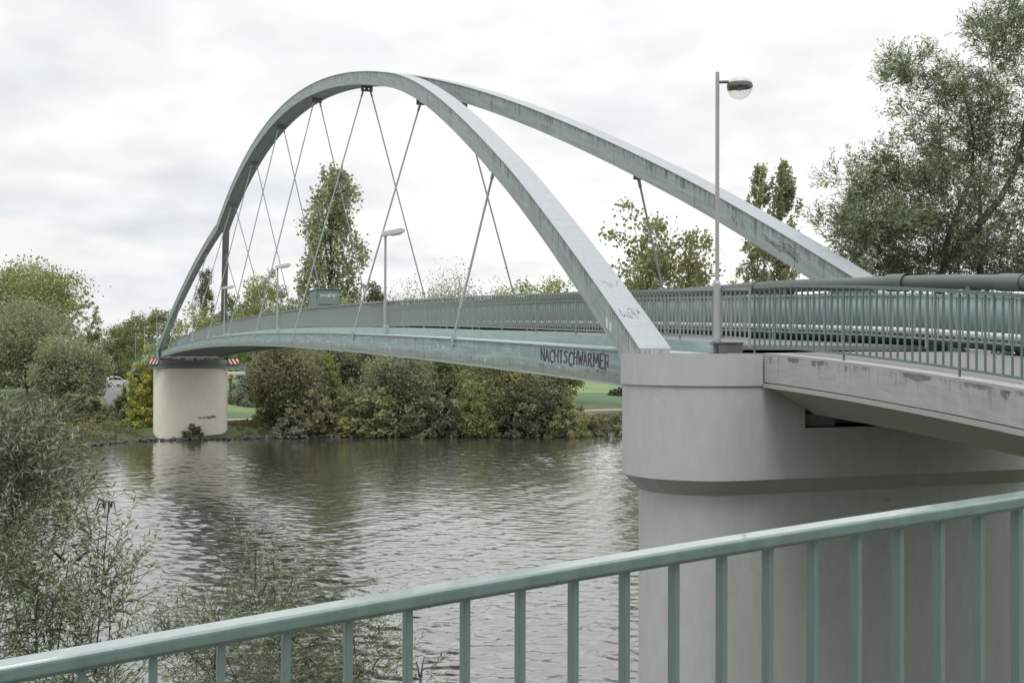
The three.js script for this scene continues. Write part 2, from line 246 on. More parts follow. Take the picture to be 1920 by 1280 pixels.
const bridge = thing('arch_bridge', 'slender pale teal steel footbridge with one arch forking into two legs at each end', 'bridge');
function archPiece(name, s0, s1, n, inner, outer, label) { // outline: inner and outer z of the box at every station
  const sides = [], tops = [];
  const ring = (s, e = 0) => { const y0 = soffitY(s), y1 = y0 + ARCH_H * Math.hypot(1, slope(s)), a = inner(s), b = outer(s); return { y0, y1, a, b }; };
  const st = range(s0, s1, n);
  const strips = (f) => { // open strip between two corner functions
    const pos = [], uv = [], idx = []; let u = 0;
    st.forEach((s, i) => { const [p, q] = f(ring(s), s); if (i) u += Math.hypot(st[i] - st[i - 1], soffitY(st[i]) - soffitY(st[i - 1])); pos.push(...p, ...q); const w = Math.hypot(p[0] - q[0], p[1] - q[1], p[2] - q[2]); uv.push(u, 0.0, u, w); if (i) { const k = 2 * i - 2; idx.push(k, k + 1, k + 3, k, k + 3, k + 2); } });
    const g = new THREE.BufferGeometry(); g.setAttribute('position', new THREE.Float32BufferAttribute(pos, 3)); g.setAttribute('uv', new THREE.Float32BufferAttribute(uv, 2)); g.setIndex(idx); g.computeVertexNormals(); return g;
  };
  sides.push(strips((r, s) => [[s, r.y1, r.b], [s, r.y0, r.b]]), strips((r, s) => [[s, r.y1, r.a], [s, r.y0, r.a]]), strips((r, s) => [[s, r.y0, r.a], [s, r.y0, r.b]]));
  for (const s of [s0, s1]) { const r = ring(s); sides.push(quad([s, r.y0, r.a], [s, r.y0, r.b], [s, r.y1, r.b], [s, r.y1, r.a])); }
  // the top plate overhangs the webs by two centimetres and shadows them
  const d = Math.sign((outer(60) || outer(s0)) - (inner(60) || inner(s0)));
  const over = 0.02, plate = st.map((s) => { const r = ring(s), lo = Math.min(r.a, r.b) - over, hi = Math.max(r.a, r.b) + over; return [V(s, r.y1 + 0.022, lo), V(s, r.y1 + 0.022, hi), V(s, r.y1, hi), V(s, r.y1, lo)]; });
  const o = part(name, mergeGeometries(sides.map((g) => g.toNonIndexed())), M.archSide, bridge, label);
  part('top_plate', sweep(plate), M.archTop, o);
  return o;
}
const FORK = 28.6; // where the legs meet
archPiece('arch_rib', FORK, 120 - FORK, 48, (s) => -RIB_W / 2, (s) => RIB_W / 2);
for (const [s0, s1, k] of [[-0.12, FORK, 0], [120 - FORK, 120.12, 1]]) for (const sgn of [-1, 1]) {
  const a = (s) => Math.max(0, legZ(s) - LEG_W / 2), b = (s) => Math.max(RIB_W / 2, legZ(s) + LEG_W / 2);
  archPiece('arch_leg', s0, s1, 24, (s) => sgn * a(s), (s) => sgn * b(s));
}
for (let i = 1; i <= 9; i++) { // hangers: a pair at every twelve metres, spreading from the arch to both deck edges
  const s = i * 12, j = Math.min(i, 10 - i), lat = j === 1 ? 2.21 : j === 2 ? 0.85 : 0.17, y = gussetY(s);
  const plate = (z, w) => { const sh = new THREE.Shape(); sh.moveTo(-w / 2, -0.14); sh.lineTo(w / 2, -0.14); sh.lineTo(w / 2, 0.2); sh.lineTo(-w / 2, 0.2); for (const h of (w > 0.4 ? [-0.09, 0.12] : [0])) { const c = new THREE.Path(); c.absarc(h, -0.01, 0.035, 0, 6.2832, true); sh.holes.push(c); } return new THREE.ExtrudeGeometry(sh, { depth: 0.06, bevelEnabled: false }).rotateY(Math.PI / 2).translate(s - 0.03, y, z); };
  if (j > 2) part('gusset_plate', plate(0, 0.56), M.gusset, bridge); else for (const q of [-1, 1]) part('gusset_plate', plate(q * lat, 0.3), M.gusset, bridge);
  for (const q of [-1, 1]) {
    const top = [s, y - 0.08, q * lat], bot = [s, ledge(s) + 0.06, q * EDGE_Z];
    const h = part('hanger', merge([rod(top, bot, 0.034, 8)]), M.cable, bridge);
    const d = V(...bot).sub(V(...top)).normalize(), f = (t) => V(...top).addScaledVector(d, t).toArray(), L = V(...bot).distanceTo(V(...top));
    part('turnbuckle', rod(f(L - 1.15), f(L - 0.75), 0.055, 8), M.cable, h); part('socket', rod(f(0.0), f(0.3), 0.05, 8), M.cable, h);
    part('hanger_bracket', box(s - 0.09, s + 0.09, ledge(s) - 0.2, ledge(s) + 0.14, q * EDGE_Z - 0.06, q * EDGE_Z + 0.06, 0.015), M.edge, bridge);
  }
}
{ // deck: edge beams, plate girders, flanges, soffit and walkway
  const st = range(0.05, 119.95, 90);
  for (const q of [-1, 1]) {
    const z = q * EDGE_Z, zi = q * (EDGE_Z - 0.3), w = q * (q < 0 ? WALK_Z : 3.2);
    part('edge_beam', sweep(st.map((s) => { const y = deckTop(s), l = ledge(s) + 0.004; return [V(s, y, w), V(s, l, w), V(s, l, w - q * 0.2), V(s, y, w - q * 0.2)]; })), M.edge, bridge);
    part('plate_girder', sweep(st.map((s) => { const y = ledge(s) - 0.03; return [V(s, y, z), V(s, y - WEB + 0.03, z), V(s, y - WEB + 0.03, zi), V(s, y, zi)]; })), M.fascia, bridge);
    part('top_flange', sweep(st.map((s) => { const y = ledge(s); return [V(s, y, z + q * 0.03), V(s, y - 0.03, z + q * 0.03), V(s, y - 0.03, q * 2.0), V(s, y, q * 2.0)]; })), M.edge, bridge);
    part('bottom_flange', sweep(st.map((s) => { const y = ledge(s) - WEB; return [V(s, y, z + q * 0.035), V(s, y - 0.028, z + q * 0.035), V(s, y - 0.028, zi - q * 0.12), V(s, y, zi - q * 0.12)]; })), M.edge, bridge);
  }
  part('outer_kerb', sweep(st.map((s) => { const y = deckTop(s); return [V(s, y + 0.3, 3.1), V(s, y - 0.1, 3.1), V(s, y - 0.1, 3.18), V(s, y + 0.3, 3.18)]; })), M.edge, bridge);
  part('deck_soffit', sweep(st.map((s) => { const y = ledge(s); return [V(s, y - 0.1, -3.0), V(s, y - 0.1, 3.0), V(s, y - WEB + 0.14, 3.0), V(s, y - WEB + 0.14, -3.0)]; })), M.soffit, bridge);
  part('walkway', sweep(st.map((s) => { const y = deckTop(s) - 0.06; return [V(s, y, -2.1), V(s, y, 3.0), V(s, y - 0.09, 3.0), V(s, y - 0.09, -2.1)]; })), M.walk, bridge);
}
function onWeb(s, drop) { return [s, ledge(s) - drop, -EDGE_Z - 0.006]; }
{ // the painted word on the girder, the scrawls on the legs, two paper notices
  const word = mark(1024, 256, (g, w, h) => {
    const R = rng(17), F = { N: [[0, 1, 0, 0, 1, 1, 1, 0]], A: [[0, 1, 0.5, 0, 1, 1], [0.2, 0.62, 0.85, 0.6]], C: [[1, 0.15, 0.6, 0, 0.1, 0.3, 0.05, 0.75, 0.5, 1, 1, 0.9]], H: [[0, 0, 0.05, 1], [1, 0, 0.95, 1], [0.05, 0.52, 0.95, 0.48]], T: [[0, 0.05, 1, 0], [0.5, 0, 0.48, 1]], S: [[1, 0.1, 0.5, 0, 0.1, 0.22, 0.5, 0.48, 0.95, 0.72, 0.6, 1, 0, 0.92]], W: [[0, 0, 0.25, 1, 0.5, 0.35, 0.75, 1, 1, 0]], R: [[0, 1, 0.02, 0, 0.7, 0.05, 0.9, 0.28, 0.6, 0.5, 0.05, 0.52], [0.4, 0.52, 1, 1.08]], M: [[0, 1, 0.1, 0, 0.5, 0.7, 0.9, 0, 1, 1]], E: [[1, 0, 0.05, 0.03, 0, 1, 1, 0.98], [0.02, 0.5, 0.75, 0.47]] };
    const word = 'NACHTSCHWARMER'; let x = 24; g.lineCap = g.lineJoin = 'round';
    [...word].forEach((ch, i) => {
      const lw = (ch === 'W' || ch === 'M' ? 66 : ch === 'T' ? 44 : 50) * (0.85 + 0.3 * R()), top = 40 + R() * 18 - i * 1.2, hh = 140 + R() * 34, lean = (R() - 0.45) * 16;
      for (const st of F[ch]) for (let pass = 0; pass < 3; pass++) {
        g.strokeStyle = `rgba(${68 + R() * 14},${50 + R() * 10},${58 + R() * 10},${pass ? 0.5 : 0.75})`; g.lineWidth = 12 + R() * 7; g.beginPath();
        for (let k = 0; k < st.length; k += 2) { const px = x + st[k] * lw + lean * (1 - st[k + 1]) + (R() - 0.5) * 5, py = top + st[k + 1] * hh + (R() - 0.5) * 6; k ? g.lineTo(px, py) : g.moveTo(px, py); } g.stroke();
      }
      if (R() < 0.5) { g.fillStyle = 'rgba(84,58,66,.55)'; g.fillRect(x + lw * R(), top + hh - 6, 3 + R() * 3, 14 + R() * 34); }
      if (i === 9) for (const q of [0.2, 0.7]) { g.fillStyle = 'rgba(84,58,66,.8)'; g.fillRect(x + lw * q, top - 22, 9, 12); }
      x += lw + 16 + R() * 9;
    });
    for (let i = 0; i < 260; i++) { g.fillStyle = `rgba(84,58,66,${0.1 + 0.25 * R()})`; g.fillRect(20 + R() * (w - 40), 20 + R() * 200, 2, 2); }
  });
  const s0 = 5.75, s1 = 2.2; part('graffiti', quad(onWeb(s0, 0.44), onWeb(s1, 0.50), onWeb(s1, 0.05), onWeb(s0, 0.03)), word, bridge, 'dark red painted word on the girder beside the near pier');
  const scrawl = (seed, n, col, lw) => mark(256, 128, (g, w, h) => { const R = rng(seed); g.strokeStyle = col; g.lineCap = 'round'; for (let i = 0; i < n; i++) { g.lineWidth = lw * (0.6 + R()); g.beginPath(); let x = 20 + i * (w - 40) / n, y = h * (0.3 + 0.4 * R()); g.moveTo(x, y); for (let k = 0; k < 3; k++) { g.quadraticCurveTo(x + (R() - 0.3) * 60, y + (R() - 0.5) * 90, x = clamp(x + (R() - 0.35) * 60, 8, w - 8), y = clamp(h * (0.2 + 0.6 * R()), 8, h - 8)); } g.stroke(); } });
  const onTop = (s, z, dy = 0.03) => [s, soffitY(s) + ARCH_H * Math.hypot(1, slope(s)) + 0.022 + 0.006, z];
  const L = (s) => -legZ(s);
  part('scrawl', quad(onTop(0.75, L(0.75) - 0.22), onTop(0.75, L(0.75) + 0.26), onTop(1.5, L(1.5) + 0.26), onTop(1.5, L(1.5) - 0.22)), scrawl(4, 5, 'rgba(70,78,86,.75)', 3), bridge, 'thin scribble on the top of the near left leg');
  part('scrawl', quad(onTop(2.1, L(2.1) - 0.2), onTop(2.1, L(2.1) + 0.25), onTop(2.5, L(2.5) + 0.25), onTop(2.5, L(2.5) - 0.2)), scrawl(6, 4, 'rgba(90,98,104,.7)', 3), bridge);
  const side = (s, f) => [s, soffitY(s) + ARCH_H * Math.hypot(1, slope(s)) * f, legZ(s) - LEG_W / 2 - 0.006];
  part('scrawl', quad(side(6.2, 0.25), side(4.6, 0.25), side(4.6, 0.92), side(6.2, 0.92)), mark(256, 128, (g, w, h) => { const R = rng(9); for (let i = 0; i < 26; i++) { g.strokeStyle = `rgba(66,60,60,${0.1 + 0.22 * R()})`; g.lineWidth = 5 + R() * 12; g.lineCap = 'round'; const x = 20 + R() * 190, y = 24 + R() * 80; g.beginPath(); g.moveTo(x, y); g.lineTo(x + 14 + R() * 40, y + (R() - 0.4) * 26); g.stroke(); } }), bridge, 'dark smeared tag on the inner side of the near right leg');
  part('scrawl', quad(side(7.3, 0.2), side(6.6, 0.2), side(6.6, 0.7), side(7.3, 0.7)), scrawl(14, 3, 'rgba(70,70,74,.75)', 4), bridge);
  const paper = std({ color: rgb(0.62, 0.65, 0.61), roughness: 0.8 }), out = (s, f) => [s, soffitY(s) + ARCH_H * Math.hypot(1, slope(s)) * f, -legZ(s) - LEG_W / 2 - 0.006];
  for (const [s, f] of [[1.72, 0.36], [1.52, 0.40]]) part('paper_notice', quad(out(s, f - 0.14), out(s - 0.13, f - 0.16), out(s - 0.13, f + 0.14), out(s, f + 0.16)), paper, bridge);
}

// ---------------------------------------------------------------- railings
const barGeo = new Map();
function barShape(w, d, h) { const k = [w, d, h].map((v) => v.toFixed(3)).join(); if (!barGeo.has(k)) barGeo.set(k, new THREE.BoxGeometry(w, h, d).translate(0, h / 2, 0)); return barGeo.get(k); }
// a railing along x at a given z: top and bottom rail, posts with feet, balusters
function railing(o, mat, xs0, xs1, yOf, z, { top = 1.0, low = 0.12, step = 0.16, bar = [0.014, 0.03], rail = [0.06, 0.05], postEvery = 16, parts = 300, skip = () => false, foot = 0.0, post: thick = 0.036 }) {
  const n = Math.round((xs1 - xs0) / step), st = range(xs0, xs1, Math.max(4, Math.min(80, Math.round(n / 6))));
  const rect = (s, y0, y1, w) => [V(s, y1, z - w / 2), V(s, y0, z - w / 2), V(s, y0, z + w / 2), V(s, y1, z + w / 2)];
  part('handrail', sweep(st.map((s) => rect(s, yOf(s) + top - rail[1], yOf(s) + top, rail[0]))), mat, o);
  part('bottom_rail', sweep(st.map((s) => rect(s, yOf(s) + low, yOf(s) + low + 0.035, 0.045))), mat, o);
  const rest = [];
  for (let i = 0, k = 0; i <= n; i++) {
    const s = xs0 + (xs1 - xs0) * i / n; if (skip(s)) continue;
    const post = i % postEvery === 0, y = yOf(s) + (post ? foot : low + 0.03), h = yOf(s) + top - rail[1] - y;
    const g = barShape(post ? thick : bar[0], post ? thick : bar[1], h);
    if (k++ < parts) { const b = part(post ? 'post' : 'baluster', g, mat, o); b.position.set(s, y, z); } else rest.push(g.clone().translate(s, y, z));
  }
  if (rest.length) { const b = part('balusters', merge(rest), mat, o); b.userData.kind = 'stuff'; b.userData.label = 'the far run of thin upright bars'; }
}
const leftRail = thing('bridge_railing', 'weathered grey green railing on the near edge of the bridge deck behind the deck lamps', 'railing', [0, 0, -2.17], 0);
railing(leftRail, M.oldRail, -0.95, 119.9, (s) => deckTop(s) - 0.06, 0, { top: 1.03, low: 0.13, step: 0.155 });
const rightRail = thing('bridge_railing', 'inner grey green railing between the walkway and the large pipe', 'railing', [0, 0, 1.85], 0);
function slabTop(s) { const t = Math.max(0, -1.5 - s); return 9.75 - 0.05 * t - 0.0045 * t * t * (t < 8 ? 1 : 8 / t); }
function walkY(s) { return s > -1.5 ? deckTop(s) - 0.06 - 0.03 * clamp(-s, 0, 1.5) : lerp(9.80, slabTop(s) + 0.01, sstep(-s, 1.5, 9)) - 0.045 * clamp(-1.5 - s, 0, 3); }
railing(rightRail, M.oldRail, -16, 119.9, (s) => s > 0 ? deckTop(s) - 0.06 : walkY(s), 0, { top: 1.02, low: 0.17, step: 0.16, parts: 280 });
const apprRail = thing('approach_railing', 'bright teal railing of square bars along the edge of the near concrete approach', 'railing', [0, 0, -2.05], 0);
railing(apprRail, M.teal, -26.0, -0.92, (s) => slabTop(s), 0, { top: 1.17, low: 0.1, step: 0.157, bar: [0.024, 0.024], rail: [0.055, 0.05], postEvery: 16, post: 0.027 });

// ---------------------------------------------------------------- pipes along the downstream side
const pipeY = (s) => s > 0 ? deckTop(s) : 9.965 + 0.062 * s;
const pst = [...range(-30, 4, 24), ...range(6, 119, 44)];
{
  const o = thing('large_pipe', 'thick blue green pipe running the length of the bridge behind the inner railing', 'pipe');
  part('pipe_wall', tube(pst.map((s) => V(s, pipeY(s) + 0.44, 2.72)), 0.50, 160, 28), M.pipe, o);
  for (let s = -24; s < 119; s += 6) part('pipe_cradle', box(s - 0.1, s + 0.1, pipeY(s) - 0.22, pipeY(s) + 0.1, 2.5, 2.95, 0.02), M.band, o);
  const upperY = (s) => pipeY(s) + lerp(1.19, 1.05, sstep(s, 4, 13));
  const p = thing('upper_pipe', 'slimmer dull green pipe with banded joints carried above the large pipe', 'pipe');
  part('pipe_wall', tube(pst.map((s) => V(s, upperY(s), 2.6)), 0.142, 200, 20), M.pipeOld, p);
  for (const s of [13.9, 6.6, 1.1, -2.0, 21.5, 24.8, -5.5]) part('joint_sleeve', tube([V(s - 0.28, upperY(s - 0.28), 2.6), V(s + 0.28, upperY(s + 0.28), 2.6)], s === 1.1 ? 0.18 : 0.16, 2, 20), s === 1.1 ? M.pipeOld : M.band, p);
  for (let s = -25; s < 119; s += 6) part('pipe_saddle', box(s - 0.06, s + 0.06, pipeY(s) + 0.86, upperY(s) - 0.08, 2.48, 2.72, 0.01), M.band, p);
  const w = thing('white_pipe', 'thin white pipe low down in front of the large pipe', 'pipe');
  part('pipe_wall', tube(pst.map((s) => V(s, pipeY(s) + 0.235, 2.06)), 0.06, 160, 12), M.paleTube, w);
  for (let s = -25; s < 119; s += 3) part('pipe_clip', box(s - 0.02, s + 0.02, pipeY(s) - 0.15, pipeY(s) + 0.30, 2.05, 2.13), M.band, w);
}

// ---------------------------------------------------------------- piers and the near approach
function stadium(r, zc, n = 20, zr = zc) { const pts = []; for (let i = 0; i <= n; i++) { const a = Math.PI * i / n; pts.push([r * Math.cos(a), zr + r * Math.sin(a)]); } for (let i = 0; i <= n; i++) { const a = Math.PI + Math.PI * i / n; pts.push([r * Math.cos(a), -zc + r * Math.sin(a)]); } return pts; }
function prism(outline, y0, y1, outline0 = outline) { // upright solid, optionally tapering to another outline at its foot; smooth round its curved wall
  const n = outline.length, pos = [], uv = [], nor = [], idx = []; let u = 0;
  for (let i = 0; i <= n; i++) { const a = outline0[i % n], b = outline[i % n], p = outline[(i + n - 1) % n], q = outline[(i + 1) % n]; if (i) u += Math.hypot(b[0] - outline[i - 1][0], b[1] - outline[i - 1][1]); pos.push(a[0], y0, a[1], b[0], y1, b[1]); uv.push(u, y0, u, y1); const l = Math.hypot(q[0] - p[0], q[1] - p[1]), nx = (q[1] - p[1]) / l, nz = -(q[0] - p[0]) / l, s = (b[0] - a[0]) * nx + (b[1] - a[1]) * nz, h = y1 - y0, m = Math.hypot(s, h); for (let k = 0; k < 2; k++) nor.push(nx * h / m, -s / m, nz * h / m); if (i) { const k = 2 * i - 2; idx.push(k, k + 1, k + 3, k, k + 3, k + 2); } }
  for (const [o, y, d] of [[outline, y1, 1], [outline0, y0, -1]]) { const base = pos.length / 3; o.forEach((p) => { pos.push(p[0], y, p[1]); uv.push(p[0], p[1]); nor.push(0, d, 0); }); for (let k = 1; k < n - 1; k++) idx.push(base, base + k, base + k + 1); }
  const g = new THREE.BufferGeometry(); g.setAttribute('position', new THREE.Float32BufferAttribute(pos, 3)); g.setAttribute('normal', new THREE.Float32BufferAttribute(nor, 3)); g.setAttribute('uv', new THREE.Float32BufferAttribute(uv, 2)); g.setIndex(idx); return g;
}
const E0 = 9.75;
{
  const o = thing('bridge_pier', 'tall grey concrete pier with rounded ends and a dark recessed band, near right', 'pier');
  const head = stadium(1.4, 2.58, 20, 3.25), shaft = stadium(1.1, 2.58, 20, 3.45);
  // the landward half of the head is cut down to a bearing shelf for the approach slab, the rounded upstream nose stays full height
  const cut = (pts, zcut) => { const r = []; const xmin = -1.4; for (const p of pts) if (!(p[0] < -0.35 && p[1] > zcut)) r.push(p); return r; };
  const nose = (pts, z1) => { const out = pts.filter((p) => p[1] <= z1 || p[0] >= -0.35); return out; };
  const zShelf = -1.35;
  const full = (r, e) => { const pts = []; for (let i = 0; i <= 20; i++) { const a = Math.PI + Math.PI * i / 20; pts.push([r * Math.cos(a), -2.58 + r * Math.sin(a)]); } for (let i = 0; i <= 10; i++) { const a = Math.PI / 2 * i / 10; pts.push([r * Math.cos(a), 3.25 + r * Math.sin(a)]); } pts.push([-0.35, 3.25 + Math.sqrt(r * r - 0.1225)], [-0.35, e], [-r, e]); return pts; };
  const roundFix = (g) => g;
  const flatPrism = (pts, y0, y1) => { const sh = new THREE.Shape(pts.map((p) => new THREE.Vector2(p[0], -p[1]))); const g = new THREE.ExtrudeGeometry(sh, { depth: y1 - y0, bevelEnabled: false, curveSegments: 1 }); g.rotateX(-Math.PI / 2).translate(0, y0, 0); const p = g.attributes.position, n = g.attributes.normal, uv = g.attributes.uv; for (let i = 0; i < p.count; i++) { const zc = clamp(p.getZ(i), -2.58, 3.25); if (Math.abs(n.getY(i)) < 0.5 && p.getX(i) ** 2 + (p.getZ(i) - zc) ** 2 > 1.2 && Math.abs(p.getZ(i)) > 2.55) { const v = V(p.getX(i), 0, p.getZ(i) - zc).normalize(); if (v.dot(V(n.getX(i), 0, n.getZ(i))) > 0.9) n.setXYZ(i, v.x, 0, v.z); } if (Math.abs(n.getY(i)) < 0.5) { const z = p.getZ(i), x = p.getX(i), r = 1.4; uv.setXY(i, z > 3.25 ? Math.atan2(z - 3.25, x) * r : z >= -2.58 ? Math.PI * r + 3.25 - z : Math.PI * r + 5.83 + (Math.PI - Math.atan2(-(z + 2.58), x)) * r, p.getY(i)); } } return g; };
  part('pier_cap', flatPrism(full(1.43, -2.2), E0 - 0.545, E0 - 0.005), M.pier, o);
  part('pier_head', flatPrism(full(1.4, zShelf), E0 - 1.27, E0 - 0.55), M.pier, o);
  part('pier_body', prism(head, E0 - 2.13, E0 - 1.27), M.pier, o);
  part('sloping_band', prism(head, E0 - 2.41, E0 - 2.13, shaft), M.pier, o, 'sloping underside band where the pier narrows');
  part('pier_shaft', prism(shaft, -2.5, E0 - 2.41), M.pier, o);
  for (const z of [-0.9, 1.6]) part('bearing_block', box(-1.15, -0.5, E0 - 1.27, E0 - 1.05, z - 0.35, z + 0.35, 0.02), M.recess, o);
  part('scar', box(-1.103, -1.08, E0 - 2.62, E0 - 2.585, 0.5, 0.68), M.recess, o);

  const a = thing('approach_span', 'grey concrete approach slab with stained edge running from the near pier towards the bank', 'bridge span');
  const st = [...range(-1.46, -3.5, 5), ...range(-3.9, -60, 60)], lipY = (s) => slabTop(s) - 0.5;
  part('slab', sweep(st.map((s) => { const y = slabTop(s); return [V(s, y - 0.012, -2.14), V(s, y - 0.56, -2.14), V(s, y - 0.98, -1.3), V(s, y - 1.04, -1.2), V(s, y - 1.04, 2.2), V(s, y - 0.98, 2.3), V(s, y - 0.56, 3.34), V(s, y - 0.012, 3.34)]; })), M.slab, a);
  for (const q of [-1, 1]) {
    const zo = q < 0 ? 2.2 : 3.4;
    part('slab_edge', sweep(st.map((s) => { const y = slabTop(s), z = q * zo, zi = q * (zo - 0.5); return [V(s, y + 0.01, z), V(s, lipY(s) + 0.02, z), V(s, lipY(s) + 0.02, z - q * 0.03), V(s, y + 0.01, zi)]; })), M.slabEdge, a);
    part('drip_lip', sweep(st.map((s) => { const y = lipY(s), z = q * (zo + 0.02); return [V(s, y, z), V(s, y - 0.07, z), V(s, y - 0.07, z - q * 0.09), V(s, y, z - q * 0.09)]; })), M.slab, a);
  }
  part('walkway', sweep(st.map((s) => { const y = walkY(s) + 0.004; const e = slabTop(s) + 0.014; return [V(s, e, -1.85), V(s, y, -0.2), V(s, y, 1.7), V(s, y - 0.1, 1.7), V(s, e - 0.1, -1.85)]; })), M.walk, a);
  part('pipe_bed', sweep(st.map((s) => { const y = walkY(s) - 0.03; return [V(s, y - 0.08, 1.7), V(s, y - 0.08, 3.3), V(s, y - 0.2, 3.3), V(s, y - 0.2, 1.7)]; })), M.recess, a);
  part('added_abutment', box(-30, -10, 1, slabTop(-30) - 0.9, -2.1, 3.3, 0.05), M.pier, a);  // out of view, added under the slab to keep light off the pier wall
  part('joint_plate', box(-1.49, 0.04, E0 - 0.13, E0 + 0.006, -2.15, 3.3), M.slab, a);
  part('outer_kerb', sweep(st.map((s) => { const y = walkY(s); return [V(s, y + 0.42, 3.2), V(s, y - 0.3, 3.2), V(s, y - 0.3, 3.38), V(s, y + 0.42, 3.38)]; })), M.greenSteel, a);
  part('support', box(-56.5, -55.3, -1, slabTop(-56) - 0.95, -1.4, 1.4, 0.05), M.pier, a);
}
{
  const o = thing('bridge_pier', 'cream concrete pier on the far bank with a dark scribbled tag near its foot', 'pier', [120, 0, 0]);
  part('pier_shaft', prism(stadium(1.25, 2.85), -1.5, E0 - 1.82), M.pierFar, o);
  part('bearing_ledge', box(-1.0, 1.0, E0 - 1.82, E0 - 0.95, -3.9, 3.9, 0.03), M.recess, o);
  for (const z of [-2.4, -1.0, 0.4, 1.6, 2.7]) part('bearing_block', box(-0.5, 0.5, E0 - 0.95, E0 - 0.62, z - 0.25, z + 0.25), M.pierFar, o);
  part('cross_beam', mergeGeometries([box(-1.35, -1.05, E0 - 1.82, E0 - 1.42, -4.65, 6.05), box(-1.4, -1.0, E0 - 1.42, E0 - 1.39, -4.7, 6.1), box(-1.4, -1.0, E0 - 1.85, E0 - 1.82, -4.7, 6.1)]), M.greenSteel, o, 'dull green steel beam across the top of the far pier');
  const tagM = mark(512, 128, (g, w, h) => { const R = rng(23); g.strokeStyle = 'rgba(52,50,46,.9)'; g.lineCap = 'round'; let x = 16; for (let i = 0; i < 9; i++) { g.lineWidth = 9 + R() * 9; g.beginPath(); g.moveTo(x, h * (0.5 + 0.3 * R())); g.quadraticCurveTo(x + 14, h * (0.15 + 0.2 * R()), x + 26 + R() * 20, h * (0.45 + 0.3 * R())); g.lineTo(x + 14, h * (0.6 + 0.3 * R())); g.stroke(); x += 50; } });
  part('graffiti', quad([-1.257, 2.0, 0.6], [-1.257, 2.1, 2.85], [-1.257, 2.85, 2.85], [-1.257, 2.75, 0.6]), tagM, o, 'dark scribbled tag low on the far pier');
}
for (const [z0, z1, flip, side] of [[-4.62, -3.72, 1, 'under the left end of the far deck'], [3.98, 5.15, -1, 'on the right end of the far cross beam']]) {
  const o = thing('marker_board', `red and white striped warning board ${side}`, 'warning board', [118.5, E0 - 1.08, (z0 + z1) / 2]);
  const w = (z1 - z0) / 2, stripes = mark(256, 128, (g, W, H) => { g.fillStyle = '#e8e6e0'; g.fillRect(0, 0, W, H); g.fillStyle = '#b3122a'; for (let i = -2; i < 5; i++) { const x = i * 102 + 20; g.beginPath(); g.moveTo(x, flip > 0 ? H : 0); g.lineTo(x + 52, flip > 0 ? H : 0); g.lineTo(x + 52 + 88, flip > 0 ? 0 : H); g.lineTo(x + 88, flip > 0 ? 0 : H); g.fill(); } });
  stripes.transparent = false;
  part('panel', box(0, 0.04, -0.31, 0.31, -w, w), M.greenSteel, o); part('striped_face', quad([-0.006, -0.3, -w + 0.01], [-0.006, -0.3, w - 0.01], [-0.006, 0.3, w - 0.01], [-0.006, 0.3, -w + 0.01]), stripes, o); part('bracket', box(0.04, 0.2, -0.34, 0.1, -0.04, 0.04), M.greenSteel, o);
}

// ---------------------------------------------------------------- far approach
{
  const y = (s) => E0 - 0.2 - 0.054 * (s - 120), o = thing('approach_span', 'far approach deck sloping down behind the far pier', 'bridge span');
  const st = range(120.4, 168, 40);
  part('slab', sweep(st.map((s) => [V(s, y(s), -4.2), V(s, y(s) - 0.45, -4.2), V(s, y(s) - 0.8, 0), V(s, y(s) - 0.45, 3.6), V(s, y(s), 3.6)])), M.slab, o);
  for (const s of [146, 166]) part('support', box(s - 0.4, s + 0.4, 0, y(s) - 0.6, -1.2, 1.2, 0.05), M.pierFar, o);
  const r = thing('approach_railing', 'teal railing sloping down with the far approach behind the yellow bush', 'railing', [0, 0, -4.1]);
  railing(r, M.teal, 121, 168, y, 0, { top: 1.0, step: 0.16, parts: 60 });
  const e = thing('landing_slab', 'pale concrete slab jutting out to the right behind the far pier', 'slab', [124, E0 - 2.55, 5.2]);
  part('slab', box(-1.2, 1.2, -0.16, 0.16, -1.3, 1.3, 0.02), M.pierFar, e); part('bracket', box(-3.2, -1.2, -0.5, -0.16, -1.3, -0.9), M.pierFar, e);
  const gt = thing('steel_gate', 'small teal barred panel with a pale post at the far end of the deck', 'gate', [119.2, E0 - 0.28, -4.25]);
  part('panel_frame', merge([box(-0.03, 0.03, 0.35, 0.41, -0.62, 0.3), box(-0.03, 0.03, 1.7, 1.76, -0.62, 0.3), box(-0.03, 0.03, 0.3, 1.8, -0.66, -0.6), box(-0.03, 0.03, -0.6, 1.8, 0.24, 0.3)]), M.teal, gt);
  for (let i = 0; i < 7; i++) part('bar', box(-0.012, 0.012, 0.4, 1.72, -0.55 + i * 0.12, -0.50 + i * 0.12), M.teal, gt);
  part('post', box(-0.12, 0.1, -0.6, 2.0, 0.42, 0.68, 0.02), M.edge, gt); part('base_plate', box(-0.25, 0.25, -0.95, -0.6, -0.7, 0.75, 0.02), M.greenSteel, gt);
}

